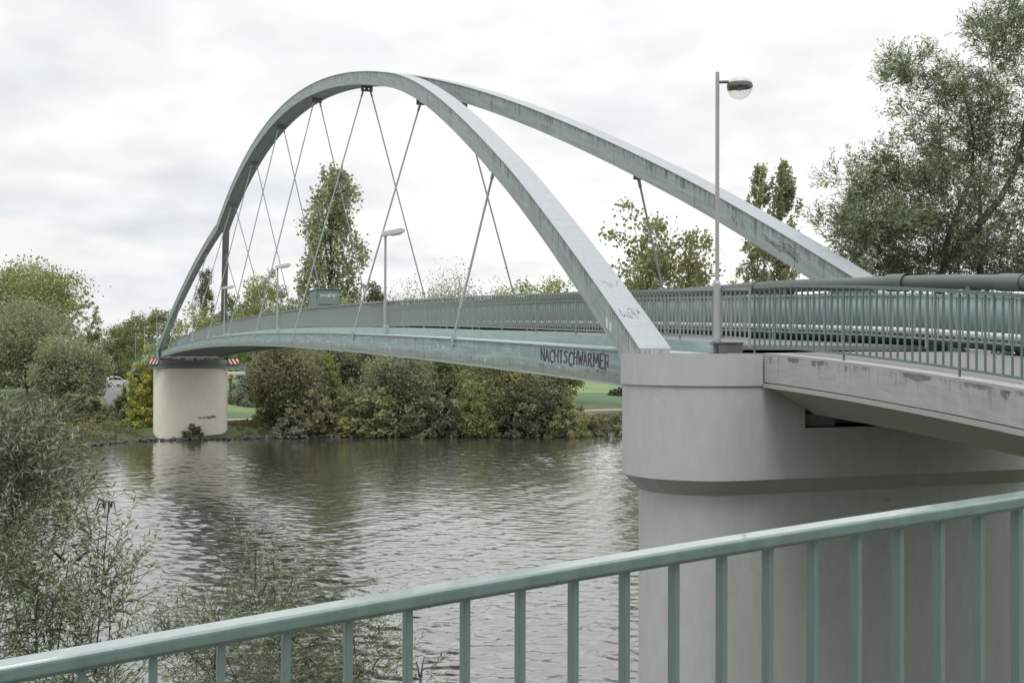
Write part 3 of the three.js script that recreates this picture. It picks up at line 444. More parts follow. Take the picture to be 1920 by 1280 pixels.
// ---------------------------------------------------------------- lamps
function globeLamp(pos, label, turn = 0, h = 4.85) {
  const o = thing('street_lamp', label, 'street lamp', pos, turn, undefined);
  part('pole', merge([new THREE.CylinderGeometry(0.036, 0.036, h - 1.0, 14).translate(0, 1.0 + (h - 1) / 2, 0), new THREE.CylinderGeometry(0.062, 0.064, 1.05, 16).translate(0, 0.525, 0), new THREE.CylinderGeometry(0.036, 0.062, 0.06, 16).translate(0, 1.08, 0)]), M.lampPole, o);
  part('arm', rod([0, h - 0.18, 0.02], [0, h - 0.175, 0.2], 0.028), M.lampDark, o);
  const R = 0.225, c = [0, h - 0.27, 0.4], sph = (t0, t1, r = R) => new THREE.SphereGeometry(r, 28, 12, 0, Math.PI * 2, t0, t1 - t0).translate(...c);
  part('upper_dome', sph(0, 1.26), M.dome, o); part('lamp_band', merge([sph(1.26, 1.60, R + 0.006), new THREE.CylinderGeometry(0.214, 0.214, 0.008, 24).translate(c[0], c[1] + 0.03, c[2]), box(-0.05, 0.05, c[1] - 0.06, c[1] + 0.06, c[2] - 0.22, c[2] - 0.12, 0.015)]), M.lampDark, o);
  const gl = part('lower_globe', sph(1.60, Math.PI), M.globe, o); part('bulb', new THREE.SphereGeometry(0.05, 12, 8).translate(c[0], c[1] - 0.02, c[2]), M.lampHead, gl);
  return o;
}
const nearLamp = globeLamp([-0.05, E0 + 0.20, -2.28], 'tall globe street lamp on a grey pole standing on the near pier', 0.36 - Math.PI / 2 + Math.PI / 2 + 0.0);
nearLamp.rotation.y = -YAW; // its arm points to the right as seen from the bank
part('base_bracket', merge([box(-0.1, 0.42, -0.02, 0.0, -0.1, 0.47), box(-0.08, 0.4, -0.2, -0.02, 0.02, 0.45, 0.01)]), M.darkSteel, nearLamp);
const farLabels = ['globe lamp nearest the far pier, rising beside the teal barred panel', 'globe lamp in the middle of the three on the far approach', 'globe lamp lowest and farthest left on the far approach'];
[[116.4, E0 - 0.1, -4.0], [137.6, E0 - 1.15, -4.05], [158, E0 - 2.25, -4.05]].forEach((p, i) => { const o = nearLamp.clone(); o.name = numbered('street_lamp'); const b = o.children.find((c) => c.name === 'base_bracket'); o.remove(b); o.position.set(...p); scene.add(o); o.scale.set(0.92, 0.91, 0.92); tag(o, farLabels[i], 'street lamp'); });
{
  const names = ['first flat headed deck lamp from the near pier, in front of open sky', 'second flat headed deck lamp, left of the graffiti covered cabinet', 'third flat headed deck lamp, beside the upright far right leg of the arch', 'fourth and smallest flat headed deck lamp, near the white capped walker'];
  let first = null;
  [23.2, 46.7, 70.2, 93.6].forEach((s, i) => {
    let o;
    if (!first) {
      first = o = thing('deck_lamp', names[0], 'street lamp');
      part('pole', merge([new THREE.CylinderGeometry(0.04, 0.04, 3.2, 12).translate(0, 1.5, 0), new THREE.CylinderGeometry(0.06, 0.06, 1.05, 12).translate(0, 0.4, 0)]), M.lampPole, o);
      part('foot_bracket', box(-0.1, 0.1, -0.22, 0.06, -0.05, 0.12, 0.01), M.edge, o);
      const sh = new THREE.Shape(); sh.moveTo(0, 0); sh.lineTo(0.62, 0.12); sh.quadraticCurveTo(0.72, 0.16, 0.70, 0.22); sh.lineTo(0.60, 0.25); sh.lineTo(0.02, 0.13); sh.quadraticCurveTo(-0.05, 0.1, 0, 0);
      const hd = part('lamp_head', new THREE.ExtrudeGeometry(sh, { depth: 0.2, bevelEnabled: true, bevelSize: 0.02, bevelThickness: 0.02, bevelSegments: 2 }).translate(-0.08, 3.02, -0.1).rotateY(-Math.PI / 2 - 0.25), M.lampHead, o);
      part('lens', new THREE.BoxGeometry(0.34, 0.05, 0.17).rotateZ(0.19).translate(0.36, 3.07, 0).rotateY(-Math.PI / 2 - 0.25), M.paleTube, hd);
    } else { o = first.clone(); o.name = numbered('deck_lamp'); scene.add(o); tag(o, names[i], 'street lamp'); }
    o.position.set(s, deckTop(s), -WALK_Z - 0.08); if (!i) o.scale.set(1.1, 1.1, 1.1); else o.scale.copy(first.scale);
  });
}

// ---------------------------------------------------------------- foreground railing and the stair landing the photographer stands on
{
  const o = thing('stair_railing', 'teal handrail with flat uprights crossing the bottom of the view, sky sheen painted on top', 'railing');
  const P = (t) => V(lerp(-16.039, -15.942, t) + 0.02 * Math.sin(clamp(t, 0, 1) * Math.PI), E0 + lerp(-0.62, -0.402, t) + 0.006 * Math.sin(clamp(t, 0, 1) * 3.14), lerp(-13.302, -10.65, t)); // t 0 and 1 are the picture's left and right edge
  const hw = 0.036, hh = 0.030, prof = [];
  for (const [cx, cy, a0] of [[hw - 0.009, -0.009, 0], [hw - 0.009, -hh + 0.007, -90], [-hw + 0.009, -hh + 0.007, 180], [-hw + 0.009, -0.009, 90]]) for (let k = 0; k <= 3; k++) { const a = (a0 + (a0 === 0 ? 90 - 30 * k : a0 === -90 ? 90 - 30 * k : a0 === 180 ? 90 - 30 * k : 90 - 30 * k)) * Math.PI / 180; prof.push([cx + 0.009 * Math.cos(a), cy + 0.009 * Math.sin(a)]); }
  const ts = range(-0.5, 4.0, 90);
  const ringAt = (t, pr) => { const p = P(t); return pr.map(([x, y]) => V(p.x + hw + x, p.y + y, p.z)); };
  const railGeo = mergeVertices((() => { const g = sweep(ts.map((t) => ringAt(t, prof))); g.deleteAttribute('normal'); return g; })(), 1e-4); railGeo.computeVertexNormals();
  part('handrail', railGeo, M.teal, o);
  part('top_face', sweep(ts.map((t) => ringAt(t, [[-hw + 0.006, 0.0012], [hw - 0.006, 0.0012], [hw - 0.001, -0.006], [-hw + 0.001, -0.006]]))), M.paintedSheenTop, o, 'glossy flat top of the handrail');
  part('under_rail', sweep(ts.map((t) => ringAt(t, [[0.02, -hh - 0.0], [0.02, -hh - 0.009], [-0.02, -hh - 0.009], [-0.02, -hh - 0.0]]))), M.teal, o);
  part('bottom_rail', sweep(ts.map((t) => ringAt(t, [[0.02, -0.93], [0.02, -0.945], [-0.02, -0.945], [-0.02, -0.93]]))), M.teal, o);
  const weld = new THREE.SphereGeometry(1, 8, 6).scale(0.021, 0.004, 0.0115);
  const bar = new RoundedBoxGeometry(0.036, 0.9, 0.0165, 1, 0.003).translate(0, -0.45 - hh - 0.004, 0);
  for (let i = -8; i < 74; i++) { const t = (0.150 + i * 0.1396) / 2.652, p = P(t); part('baluster', bar, M.teal, o).position.set(p.x + hw, p.y, p.z); part('weld', weld, M.teal, o).position.set(p.x + hw, p.y - hh - 0.011, p.z); }
  const l = thing('stair_flight', 'concrete ramp below the foreground handrail', 'ramp');
  part('ramp_slab', sweep(range(-0.5, 4.05, 20).map((t) => { const p = P(t); return [V(p.x + 0.12, p.y - 1.02, p.z), V(p.x + 0.12, p.y - 1.35, p.z), V(p.x - 3.4, p.y - 1.35, p.z), V(p.x - 3.4, p.y - 1.02, p.z)]; })), M.slab, l);
  part('added_shade_wall', sweep(range(-0.45, 4.0, 10).map((t) => { const p = P(t); return [V(p.x - 0.1, p.y - 1.34, p.z), V(p.x - 0.1, 0.5, p.z), V(p.x - 0.5, 0.5, p.z), V(p.x - 0.5, p.y - 1.34, p.z)]; })), M.recess, l);  // unseen wall added below the ramp to block low sky light
}

// ---------------------------------------------------------------- cabinet, car, bollards, walker
{
  const o = thing('pipe_cabinet', 'large grey green steel cabinet scrawled with white graffiti, standing over the pipes at mid span', 'cabinet', [57.6, 0, 2.0]);
  const y0 = deckTop(59) - 0.1, y1 = E0 + 4.08;
  part('cabinet_body', box(0, 2.7, y0, y1, 0, 1.45, 0.03), M.greenSteel, o); part('roof_plate', box(-0.06, 2.76, y1, y1 + 0.05, -0.06, 1.51), M.pipe, o);
  for (let i = 0; i < 2; i++) { const d = part('door', box(0.1 + i * 1.28, 1.32 + i * 1.28, y0 + 0.2, y1 - 0.1, -0.035, -0.003), M.pipe, o); for (const h of [0.5, 1.4, 2.3]) part('hinge', box(0.12 + i * 2.34, 0.2 + i * 2.34, y0 + h, y0 + h + 0.18, -0.065, -0.035), M.band, d); }
  part('latch', rod([-0.02, y1 - 0.95, 0.1], [-0.02, y1 - 0.95, 1.4], 0.025), M.band, o);
  const gm = mark(512, 512, (g, w, h) => { const R = rng(31); g.lineCap = 'round'; for (const [yy, n, sc] of [[0.12, 9, 0.09], [0.62, 11, 0.12], [0.78, 9, 0.1]]) for (let i = 0; i < n; i++) { g.strokeStyle = `rgba(216,220,218,${0.55 + 0.35 * R()})`; g.lineWidth = 8 + R() * 9; const x = 60 + i * 400 / n; g.beginPath(); g.moveTo(x, h * (yy + sc * R())); g.quadraticCurveTo(x + 26, h * (yy - sc * 0.5), x + 30 * R(), h * (yy + sc)); g.lineTo(x + 34, h * (yy + sc * R())); g.stroke(); } });
  part('graffiti', quad([-0.008, y0 + 0.9, 0.05], [-0.008, y0 + 0.9, 1.4], [-0.008, y1 - 0.06, 1.4], [-0.008, y1 - 0.06, 0.05]), gm, o);
}
{ // silver hatchback, seen from its right side... it stands across the road
  const o = thing('parked_car', 'silver hatchback standing at the end of the road on the far bank', 'car', [177.4, groundY(177.4, -6.2) + 0.16, -6.2], -Math.PI / 2 + 0.62);
  const paint = std({ color: rgb(0.74, 0.76, 0.77), roughness: 0.3, metalness: 0.35 }), glass = std({ color: rgb(0.03, 0.035, 0.04), roughness: 0.08 }), tyre = std({ color: rgb(0.02, 0.02, 0.02), roughness: 0.9 });
  const sh = new THREE.Shape(); [[-2.1, 0.35], [-2.12, 0.75], [-1.98, 1.0], [-1.72, 1.42], [-1.3, 1.5], [-0.1, 1.5], [0.35, 1.42], [1.0, 0.98], [1.75, 0.85], [2.05, 0.66], [2.1, 0.35]].forEach(([x, y], i) => i ? sh.lineTo(x, y) : sh.moveTo(x, y));
  for (const x of [1.32, -1.32]) { sh.lineTo(x + 0.37, 0.3); sh.absarc(x, 0.31, 0.36, 0, Math.PI, false); } sh.lineTo(-2.1, 0.35);
  part('body', new THREE.ExtrudeGeometry(sh, { depth: 1.6, bevelEnabled: true, bevelSize: 0.05, bevelThickness: 0.07, bevelSegments: 3 }).translate(0, 0, -0.8), paint, o);
  for (const q of [-1, 1]) for (const pts of [[[-1.72, 1.04], [-1.5, 1.4], [-0.85, 1.42], [-0.85, 1.02]], [[-0.78, 1.02], [-0.78, 1.42], [-0.1, 1.42], [-0.02, 1.0]], [[0.05, 1.0], [-0.02, 1.42], [0.3, 1.36], [0.86, 0.98]]]) { const w = new THREE.Shape(pts.map((p) => new THREE.Vector2(...p))); part('window', new THREE.ExtrudeGeometry(w, { depth: 0.012, bevelEnabled: false }).translate(0, 0, q > 0 ? 0.868 : -0.88), glass, o); }
  part('windscreen', quad([0.47, 1.395, -0.66], [0.47, 1.395, 0.66], [1.03, 1.015, 0.72], [1.03, 1.015, -0.72]), glass, o);
  part('rear_window', quad([-2.06, 1.02, -0.66], [-2.06, 1.02, 0.66], [-1.80, 1.42, 0.6], [-1.80, 1.42, -0.6]), glass, o);
  for (const q of [-1, 1]) for (const x of [1.32, -1.32]) { const w = part('wheel', new THREE.CylinderGeometry(0.31, 0.31, 0.2, 20).rotateX(Math.PI / 2).translate(x, 0.31, q * 0.78), tyre, o); part('rim', new THREE.CylinderGeometry(0.2, 0.2, 0.21, 14).rotateX(Math.PI / 2).translate(x, 0.31, q * 0.785), paint, w); }
  for (const q of [-1, 1]) { part('tail_light', box(-2.18, -2.02, 0.8, 1.1, q * 0.66 - 0.1, q * 0.66 + 0.1, 0.02), std({ color: rgb(0.28, 0.02, 0.02), roughness: 0.3 }), o); part('headlight', box(1.9, 2.1, 0.62, 0.76, q * 0.62 - 0.14, q * 0.62 + 0.14, 0.02), M.paleTube, o); part('side_mirror', box(0.62, 0.76, 0.98, 1.1, q * 0.94 - 0.09, q * 0.94 + 0.09, 0.02), paint, o); }
}
{
  const spots = [[195, 735, 0], [210.5, 736, 1]], names = ['left of the two white bollards on the road before the silver car', 'right of the two white bollards on the road before the silver car'];
  spots.forEach(([u, v, i]) => {
    const p = at(u, v, 171), o = thing('bollard', names[i], 'bollard', [p.x, groundY(p.x, p.z) + 0.1, p.z], 0, 'white bollards on the far road');
    part('post', new THREE.CylinderGeometry(0.1, 0.1, 0.85, 12).translate(0, 0.42, 0), M.paleTube, o); part('dark_ring', new THREE.CylinderGeometry(0.105, 0.105, 0.14, 12).translate(0, 0.55, 0), M.darkSteel, o); part('cap', new THREE.SphereGeometry(0.1, 12, 6, 0, 6.3, 0, 1.57).translate(0, 0.85, 0), M.paleTube, o);
  });
}
{ // the walker: one continuous body from a field of tapered limbs, white jacket and cap over it
  const bones = [[0, 0.92, 0, 0, 1.42, 0.02, 0.15, 0.16], [0, 1.42, 0.02, 0, 1.52, 0.03, 0.07, 0.06], [0, 1.6, 0.05, 0, 1.68, 0.03, 0.1, 0.1], [-0.1, 0.92, 0, -0.11, 0.5, 0.1, 0.09, 0.065], [-0.11, 0.5, 0.1, -0.11, 0.07, -0.02, 0.06, 0.042], [-0.11, 0.05, -0.02, -0.11, 0.04, 0.15, 0.045, 0.035], [0.1, 0.92, 0, 0.11, 0.5, -0.04, 0.09, 0.065], [0.11, 0.5, -0.04, 0.11, 0.08, -0.26, 0.06, 0.042], [0.11, 0.06, -0.26, 0.11, 0.04, -0.1, 0.045, 0.035], [-0.17, 1.4, 0.02, -0.25, 1.12, -0.06, 0.055, 0.045], [-0.25, 1.12, -0.06, -0.25, 0.86, 0.04, 0.043, 0.033], [-0.25, 0.86, 0.04, -0.25, 0.76, 0.07, 0.035, 0.02], [0.17, 1.4, 0.02, 0.25, 1.12, 0.03, 0.055, 0.045], [0.25, 1.12, 0.03, 0.24, 0.88, 0.16, 0.043, 0.033], [0.24, 0.88, 0.16, 0.24, 0.79, 0.21, 0.035, 0.02]];
  const field = (grow, pick) => {
    const N = 80, mc = new MarchingCubes(N, new THREE.MeshBasicMaterial(), false, false, 80000), S = 1.0;
    for (let k = 0; k < N; k++) for (let j = 0; j < N; j++) for (let i = 0; i < N; i++) {
      const x = (i / (N / 2) - 1) * S, y = (j / (N / 2) - 1) * S + 0.9, z = (k / (N / 2) - 1) * S; let d = 9;
      bones.forEach(([ax, ay, az, bx, by, bz, ra, rb], n) => { if (!pick(n)) return; const vx = bx - ax, vy = by - ay, vz = bz - az, t = clamp(((x - ax) * vx + (y - ay) * vy + (z - az) * vz) / (vx * vx + vy * vy + vz * vz), 0, 1), q = Math.hypot(x - ax - t * vx, y - ay - t * vy, z - az - t * vz) - lerp(ra, rb, t) - grow; const h = clamp(0.5 + 0.5 * (d - q) / 0.05, 0, 1); d = lerp(d, q, h) - 0.05 * h * (1 - h); });
      mc.field[k * N * N + j * N + i] = -d;
    }
    mc.isolation = 0; mc.update(); const g = new THREE.BufferGeometry();
    g.setAttribute('position', new THREE.BufferAttribute(mc.positionArray.slice(0, mc.count * 3), 3)); g.setAttribute('normal', new THREE.BufferAttribute(mc.normalArray.slice(0, mc.count * 3), 3)); g.translate(0, 0.9, 0); return g;
  };
  const s = 99, o = thing('person', 'person in a white jacket and white cap walking on the far half of the bridge', 'person', [s, deckTop(s) - 0.07, -2.0], -Math.PI / 2);
  part('body', field(0, () => true), std({ color: rgb(0.30, 0.19, 0.14), roughness: 0.7 }), o);
  part('jacket', field(0.02, (n) => n === 0 || (n >= 9 && n !== 11 && n !== 14)), std({ color: rgb(0.74, 0.74, 0.74), roughness: 0.8 }), o);
  part('trousers', field(0.015, (n) => [3, 4, 6, 7].includes(n)), std({ color: rgb(0.05, 0.055, 0.075), roughness: 0.9 }), o);
  part('cap', new THREE.SphereGeometry(0.122, 16, 8, 0, 6.3, 0, 1.5).translate(0, 1.68, 0.03), std({ color: rgb(0.76, 0.76, 0.75), roughness: 0.8 }), o);
}

// ---------------------------------------------------------------- vegetation
class Leaves { // collects small folded faces with a colour each
  constructor() { this.p = []; this.c = []; this.n = []; }
  kite(x, y, z, ux, uy, uz, vx, vy, vz, c) { // centre, long half axis, short half axis
    const nx = uy * vz - uz * vy, ny = uz * vx - ux * vz, nz = ux * vy - uy * vx, l = Math.hypot(nx, ny, nz) || 1;
    this.p.push(x - ux, y - uy, z - uz, x + vx, y + vy, z + vz, x + ux, y + uy, z + uz, x - ux, y - uy, z - uz, x + ux, y + uy, z + uz, x - vx, y - vy, z - vz);
    for (let i = 0; i < 6; i++) { this.n.push(-nx / l, -ny / l, -nz / l); this.c.push(c[0], c[1], c[2]); }
  }
  build() { const g = new THREE.BufferGeometry(); g.setAttribute('position', new THREE.Float32BufferAttribute(this.p, 3)); g.setAttribute('normal', new THREE.Float32BufferAttribute(this.n, 3)); g.setAttribute('color', new THREE.Float32BufferAttribute(this.c, 3)); return g; }
}
const unit = (R) => { const a = R() * 6.2832, z = R() * 2 - 1, s = Math.sqrt(1 - z * z); return [s * Math.cos(a), z, s * Math.sin(a)]; };
const C = { pale: [0.275, 0.292, 0.17], olive: [0.235, 0.25, 0.11], green: [0.19, 0.225, 0.1], dark: [0.14, 0.16, 0.085], yellowgreen: [0.26, 0.29, 0.105], yellow: [0.42, 0.425, 0.1], grey: [0.28, 0.305, 0.225], brown: [0.24, 0.24, 0.13], poplar: [0.3, 0.325, 0.185] };
// A tree or bush of given width and height standing at (0,0,0). kind: round, willow, poplar, sparse, bush
function plant(kind, w, h, color, seed, name, label, category, pos, group, opt = {}) {
  const R = rng(seed), L = new Leaves(), o = thing(name, label, category, pos, 0, group), wood = [];
  const base = opt.base ?? { round: 0.22, willow: 0.08, poplar: 0.08, sparse: 0.2, bush: 0.0 }[kind], cy = h * (base + (1 - base) / 2), ry = h * (1 - base) / 2, rx = w / 2, rz = w / 2 * (opt.deep ?? 0.9);
  const leaf = opt.leaf ?? clamp(w * 0.036, 0.2, 0.34), clumps = Math.round((opt.clumps ?? 1) * { round: 150, willow: 150, poplar: 190, sparse: 95, bush: 90 }[kind]), per = Math.round((opt.per ?? 1) * { round: 62, willow: 66, poplar: 52, sparse: 44, bush: 56 }[kind]);
  const lean = opt.lean ?? 0, kx = R() * 50;
  const trunkTop = kind === 'bush' ? h * 0.5 : h * (base + 0.45 * (1 - base)), tr = opt.trunk ?? clamp(h * 0.018, 0.06, 0.4);
  if (kind !== 'bush') wood.push(tube([[0, -0.4, 0], [w * 0.015, h * base * 0.6, 0], [lean * 0.4, trunkTop, 0]], tr, 8, 7, tr * 0.4));
  for (let i = 0; i < clumps; i++) {
    let x, y, z, r, dir;
    if (kind === 'poplar') {
      const t = Math.pow(R(), 0.9), prof = Math.min(1, 0.82 + 1.2 * t) * (1 - 0.42 * t * t) * Math.sqrt(1 - 0.9 * Math.pow(t, 8)) * 1.02, a = R() * 6.2832, q = Math.sqrt(R()) * (0.9 + 0.5 * perlin.noise(a + kx, t * 6, 2));
      x = Math.cos(a) * q * rx * prof + lean * t * t; z = Math.sin(a) * q * rz * prof; y = h * (base + (1 - base) * t * 0.98); r = w * 0.085 * (1 - 0.3 * t); dir = [Math.cos(a) * 0.35, 1, Math.sin(a) * 0.35];
    } else if (kind === 'bush') {
      const d = unit(R), lump = 1 + (opt.lump ?? 0.3) * perlin.noise(d[0] * 1.9 + kx, d[1] * 1.9, d[2] * 1.9) * 1.6, q = lump * (0.4 + 0.56 * Math.pow(R(), 0.55));
      x = d[0] * rx * q; z = d[2] * rz * q; y = h * 0.03 + Math.abs(d[1]) * h * 1.12 * q * (R() < 0.3 ? R() : 1); r = Math.min(w, h) * 0.1 * (0.7 + 0.6 * R()); dir = d;
    } else {
      const d = unit(R); if (d[1] < -0.55) d[1] *= 0.5; const lump = 1 + (opt.lump ?? 0.3) * perlin.noise(d[0] * 1.9 + kx, d[1] * 1.9, d[2] * 1.9) * 1.6, q = lump * (0.45 + 0.5 * Math.pow(R(), 0.55));
      x = d[0] * rx * q; y = cy + d[1] * ry * q; z = d[2] * rz * q; r = Math.min(w, h) * (kind === 'sparse' ? 0.085 : 0.095) * (0.7 + 0.6 * R()); dir = d;
    }
    if (kind !== 'poplar' && kind !== 'bush' && i % 9 === 0 || kind === 'poplar' && i % 7 === 0) { const y0 = kind === 'poplar' ? Math.max(h * 0.05, y - w * 0.8) : lerp(h * base * 0.8, trunkTop, R()); wood.push(tube([[0.02 * w * (R() - 0.5), y0, 0], [x * 0.5, lerp(y0, y, 0.45) + 0.03 * h, z * 0.5], [x, y, z]], tr * 0.3, 4, 5, tr * 0.07)); }
    const tone = 0.78 + 0.44 * R(), warm = (R() - 0.5) * 0.22;
    for (let k = 0; k < per; k++) {
      const g = [gauss(R), gauss(R), gauss(R)], el = kind === 'willow' ? 1.5 : kind === 'poplar' ? 1.7 : 0.8;
      let px = x + g[0] * r * 0.55, py = y + g[1] * r * 0.55 * el, pz = z + g[2] * r * 0.55; if (kind === 'poplar') px += (py - y) * 0.16 * Math.sign(lean || 1);
      if (py < 0.05) py = 0.05 + R() * 0.3;
      const s = leaf * (0.55 + 0.8 * R()), u = unit(R), v = unit(R); if (kind === 'willow') { u[1] = u[1] * 0.6 - 0.7; } if (kind === 'poplar') { u[1] += 0.5; }
      const dt = u[0] * v[0] + u[1] * v[1] + u[2] * v[2], ul = Math.hypot(...u), vv = [v[0] - u[0] * dt / ul / ul, v[1] - u[1] * dt / ul / ul, v[2] - u[2] * dt / ul / ul], vl = Math.hypot(...vv) || 1, wd = kind === 'willow' ? 0.3 : 0.52, b = tone * (0.75 + 0.5 * R());
      L.kite(px, py, pz, u[0] / ul * s * 0.62, u[1] / ul * s * 0.62, u[2] / ul * s * 0.62, vv[0] / vl * s * wd, vv[1] / vl * s * wd, vv[2] / vl * s * wd, [color[0] * b * (1 + warm), color[1] * b, color[2] * b * (1 - warm)]);
    }
  }
  if (kind === 'bush') for (let i = 0; i < 5; i++) { const a = i * 1.26 + R(); wood.push(tube([[0, -0.3, 0], [Math.cos(a) * rx * 0.25, h * 0.3, Math.sin(a) * rz * 0.25], [Math.cos(a) * rx * 0.5, h * 0.6, Math.sin(a) * rz * 0.5]], clamp(h * 0.012, 0.02, 0.08), 4, 5, 0.012)); }
  part(kind === 'bush' ? 'stems' : 'trunk', merge(wood), M.bark, o); part(kind === 'bush' ? 'foliage' : 'crown', L.build(), M.leaf, o);
  return o;
}
// placed from a survey of the photograph: left, right, top in pixels, depth in metres; foot on the bank
let seedNo = 300;
function grow(kind, x0, x1, top, depth, color, name, label, category, opt = {}) {
  const p = at((x0 + x1) / 2, top, depth), y0 = opt.y0 ?? Math.max(groundY(p.x, p.z), 0.1);
  return plant(kind, (x1 - x0) / FOCAL * depth, p.y - y0, color, opt.seed ?? seedNo++, name, label, category, [p.x, y0 - 0.05, p.z], opt.group, opt);
}
// behind, left to right
grow('round', -70, 160, 486, 215, C.yellowgreen, 'broadleaf_tree', 'large yellow green broadleaf tree with a wide dome, tallest at the far left', 'tree', { clumps: 2.6, lump: 0.3, leaf: 0.36 });
grow('sparse', 136, 192, 542, 205, C.green, 'broadleaf_tree', 'narrow thin tree beside the tall yellow green dome at far left', 'tree', { clumps: 0.8 });
grow('round', 170, 268, 608, 310, C.olive, 'broadleaf_tree', 'low dark tree behind the silver car, left of the far lamps', 'tree', { base: 0.05 });
grow('round', 222, 300, 583, 305, C.green, 'broadleaf_tree', 'mid green tree behind the three globe lamps', 'tree', { base: 0.05 });
grow('round', 256, 345, 571, 300, C.olive, 'broadleaf_tree', 'olive tree with a rounded top behind the foot of the far left leg', 'tree', { base: 0.05 });
grow('poplar', 354, 416, 500, 265, C.dark, 'poplar_tree', 'small dark poplar between the hangers left of the upright far leg', 'tree', { clumps: 0.8 });
grow('round', 325, 425, 572, 240, C.yellowgreen, 'broadleaf_tree', 'yellowish tree low between the hangers beneath the small dark poplar', 'tree', { base: 0.05 });
grow('round', 395, 470, 545, 255, C.green, 'broadleaf_tree', 'green tree behind the upright far right leg', 'tree', { base: 0.05 });
grow('round', 455, 550, 511, 270, C.grey, 'broadleaf_tree', 'grey green tree whose crown shows above the yellow green one', 'tree', { base: 0.1 });
grow('round', 428, 540, 528, 225, C.yellowgreen, 'broadleaf_tree', 'bushy yellow green tree behind the second deck lamp', 'tree', { base: 0.05, clumps: 1.2 });
grow('round', 520, 590, 545, 235, C.olive, 'broadleaf_tree', 'dull olive tree at the left foot of the tall poplar', 'tree', { base: 0.05 });
grow('poplar', 536, 702, 318, 195, C.poplar, 'poplar_tree', 'tall wind bent poplar standing behind the graffiti cabinet', 'tree', { clumps: 1.75, per: 0.9, lean: -2.6, leaf: 0.42 });
grow('round', 660, 745, 522, 225, C.dark, 'broadleaf_tree', 'dark low tree right of the tall poplar', 'tree', { base: 0.05 });
grow('willow', 672, 850, 548, 240, C.pale, 'willow_tree', 'pale willow top just right of the first deck lamp', 'tree', { clumps: 2.3 });
grow('willow', 745, 945, 524, 240, C.grey, 'willow_tree', 'pale grey willow with a feathery top at mid deck', 'tree', { clumps: 2.3 });
grow('willow', 845, 1010, 543, 240, C.pale, 'willow_tree', 'low pale willow between the two hangers nearest the left leg', 'tree', { clumps: 2.3 });
grow('round', 905, 1040, 530, 215, C.yellowgreen, 'broadleaf_tree', 'small bright green tree peeping over the railing', 'tree', { base: 0.1, per: 0.8 });
grow('sparse', 962, 1135, 497, 200, C.yellowgreen, 'broadleaf_tree', 'bright green tree directly left of the near left leg', 'tree', { clumps: 1.8, base: 0.05 });
grow('sparse', 1120, 1352, 388, 165, C.olive, 'broadleaf_tree', 'open crowned broadleaf tree between the two near legs', 'tree', { clumps: 2.6, per: 1.3, base: 0.05, leaf: 0.42, lump: 0.5 });
grow('round', 1150, 1225, 486, 190, C.yellowgreen, 'broadleaf_tree', 'light green low tree in front of the open crowned one', 'tree', { base: 0.05, per: 0.7 });
grow('round', 1300, 1400, 505, 205, C.yellowgreen, 'broadleaf_tree', 'low green tree behind the near globe lamp', 'tree', { base: 0.05 });
grow('poplar', 1378, 1464, 305, 190, C.poplar, 'poplar_tree', 'left spire of the poplar pair behind the right leg', 'tree', { lean: -0.8, leaf: 0.4, clumps: 1.1, per: 0.75 });
grow('poplar', 1410, 1514, 297, 192, C.poplar, 'poplar_tree', 'right and broader spire of the poplar pair behind the right leg', 'tree', { lean: -1.2, leaf: 0.4, clumps: 1.3, per: 0.75 });
grow('round', 1480, 1640, 540, 210, C.dark, 'broadleaf_tree', 'dark low tree behind the foot of the right leg', 'tree', { base: 0.05 });
// on the far bank in front
grow('willow', -50, 150, 573, 165, C.pale, 'willow_tree', 'large pale round willow on the far bank at the left edge', 'tree', { clumps: 2.6 });
grow('willow', 60, 205, 640, 155, C.pale, 'willow_tree', 'rounded pale willow left of the road on the far bank', 'tree', { clumps: 2.2 });
grow('bush', 95, 220, 735, 148, C.brown, 'bush', 'dull brown bush under the willow beside the road', 'bush', { clumps: 1.3 });
grow('bush', -20, 130, 760, 142, C.olive, 'bush', 'dense low bush on the far waterline at the left', 'bush', { clumps: 1.3 });
grow('bush', 110, 230, 778, 137, C.olive, 'bush', 'low bush at the waterline below the road', 'bush');
grow('bush', 195, 305, 784, 136, C.brown, 'bush', 'low brownish bush at the waterline under the yellow bush', 'bush');
grow('bush', 230, 308, 690, 135.5, C.yellow, 'bush', 'bright yellow autumn bush against the left edge of the far pier', 'bush', { clumps: 1.35, leaf: 0.26, lump: 0.45 });
grow('bush', 210, 258, 735, 141, C.green, 'bush', 'green bush between the road and the yellow bush', 'bush');
grow('bush', 344, 380, 800, 132.4, C.olive, 'bush', 'small bush growing at the foot of the far pier', 'bush', { leaf: 0.22 });
grow('bush', 415, 520, 695, 185, C.grey, 'bush', 'blue grey bush behind the right edge of the far pier', 'bush', { clumps: 1.3 });
grow('willow', 455, 610, 630, 140, C.brown, 'willow_tree', 'brownish bank tree with a leaning pale trunk under the deck', 'tree', { clumps: 2.0, base: 0.03 });
grow('round', 560, 640, 660, 145, C.yellowgreen, 'broadleaf_tree', 'yellowish bank tree right of the leaning pale trunk', 'tree', { base: 0.08, clumps: 1.3 });
grow('round', 590, 705, 650, 158, C.dark, 'broadleaf_tree', 'dark bank tree with bare stem under the middle of the deck', 'tree', { base: 0.1, clumps: 1.5 });
grow('willow', 680, 815, 640, 142, C.pale, 'willow_tree', 'pale willow on the bank under the painted girder', 'tree', { clumps: 1.6 });
grow('round', 780, 885, 650, 152, C.green, 'broadleaf_tree', 'green bank tree just right of the pale willow', 'tree', { clumps: 1.2, base: 0.1 });
grow('willow', 850, 1010, 655, 141, C.olive, 'willow_tree', 'broad olive bank tree below the hanger nearest the left leg', 'tree', { clumps: 1.7 });
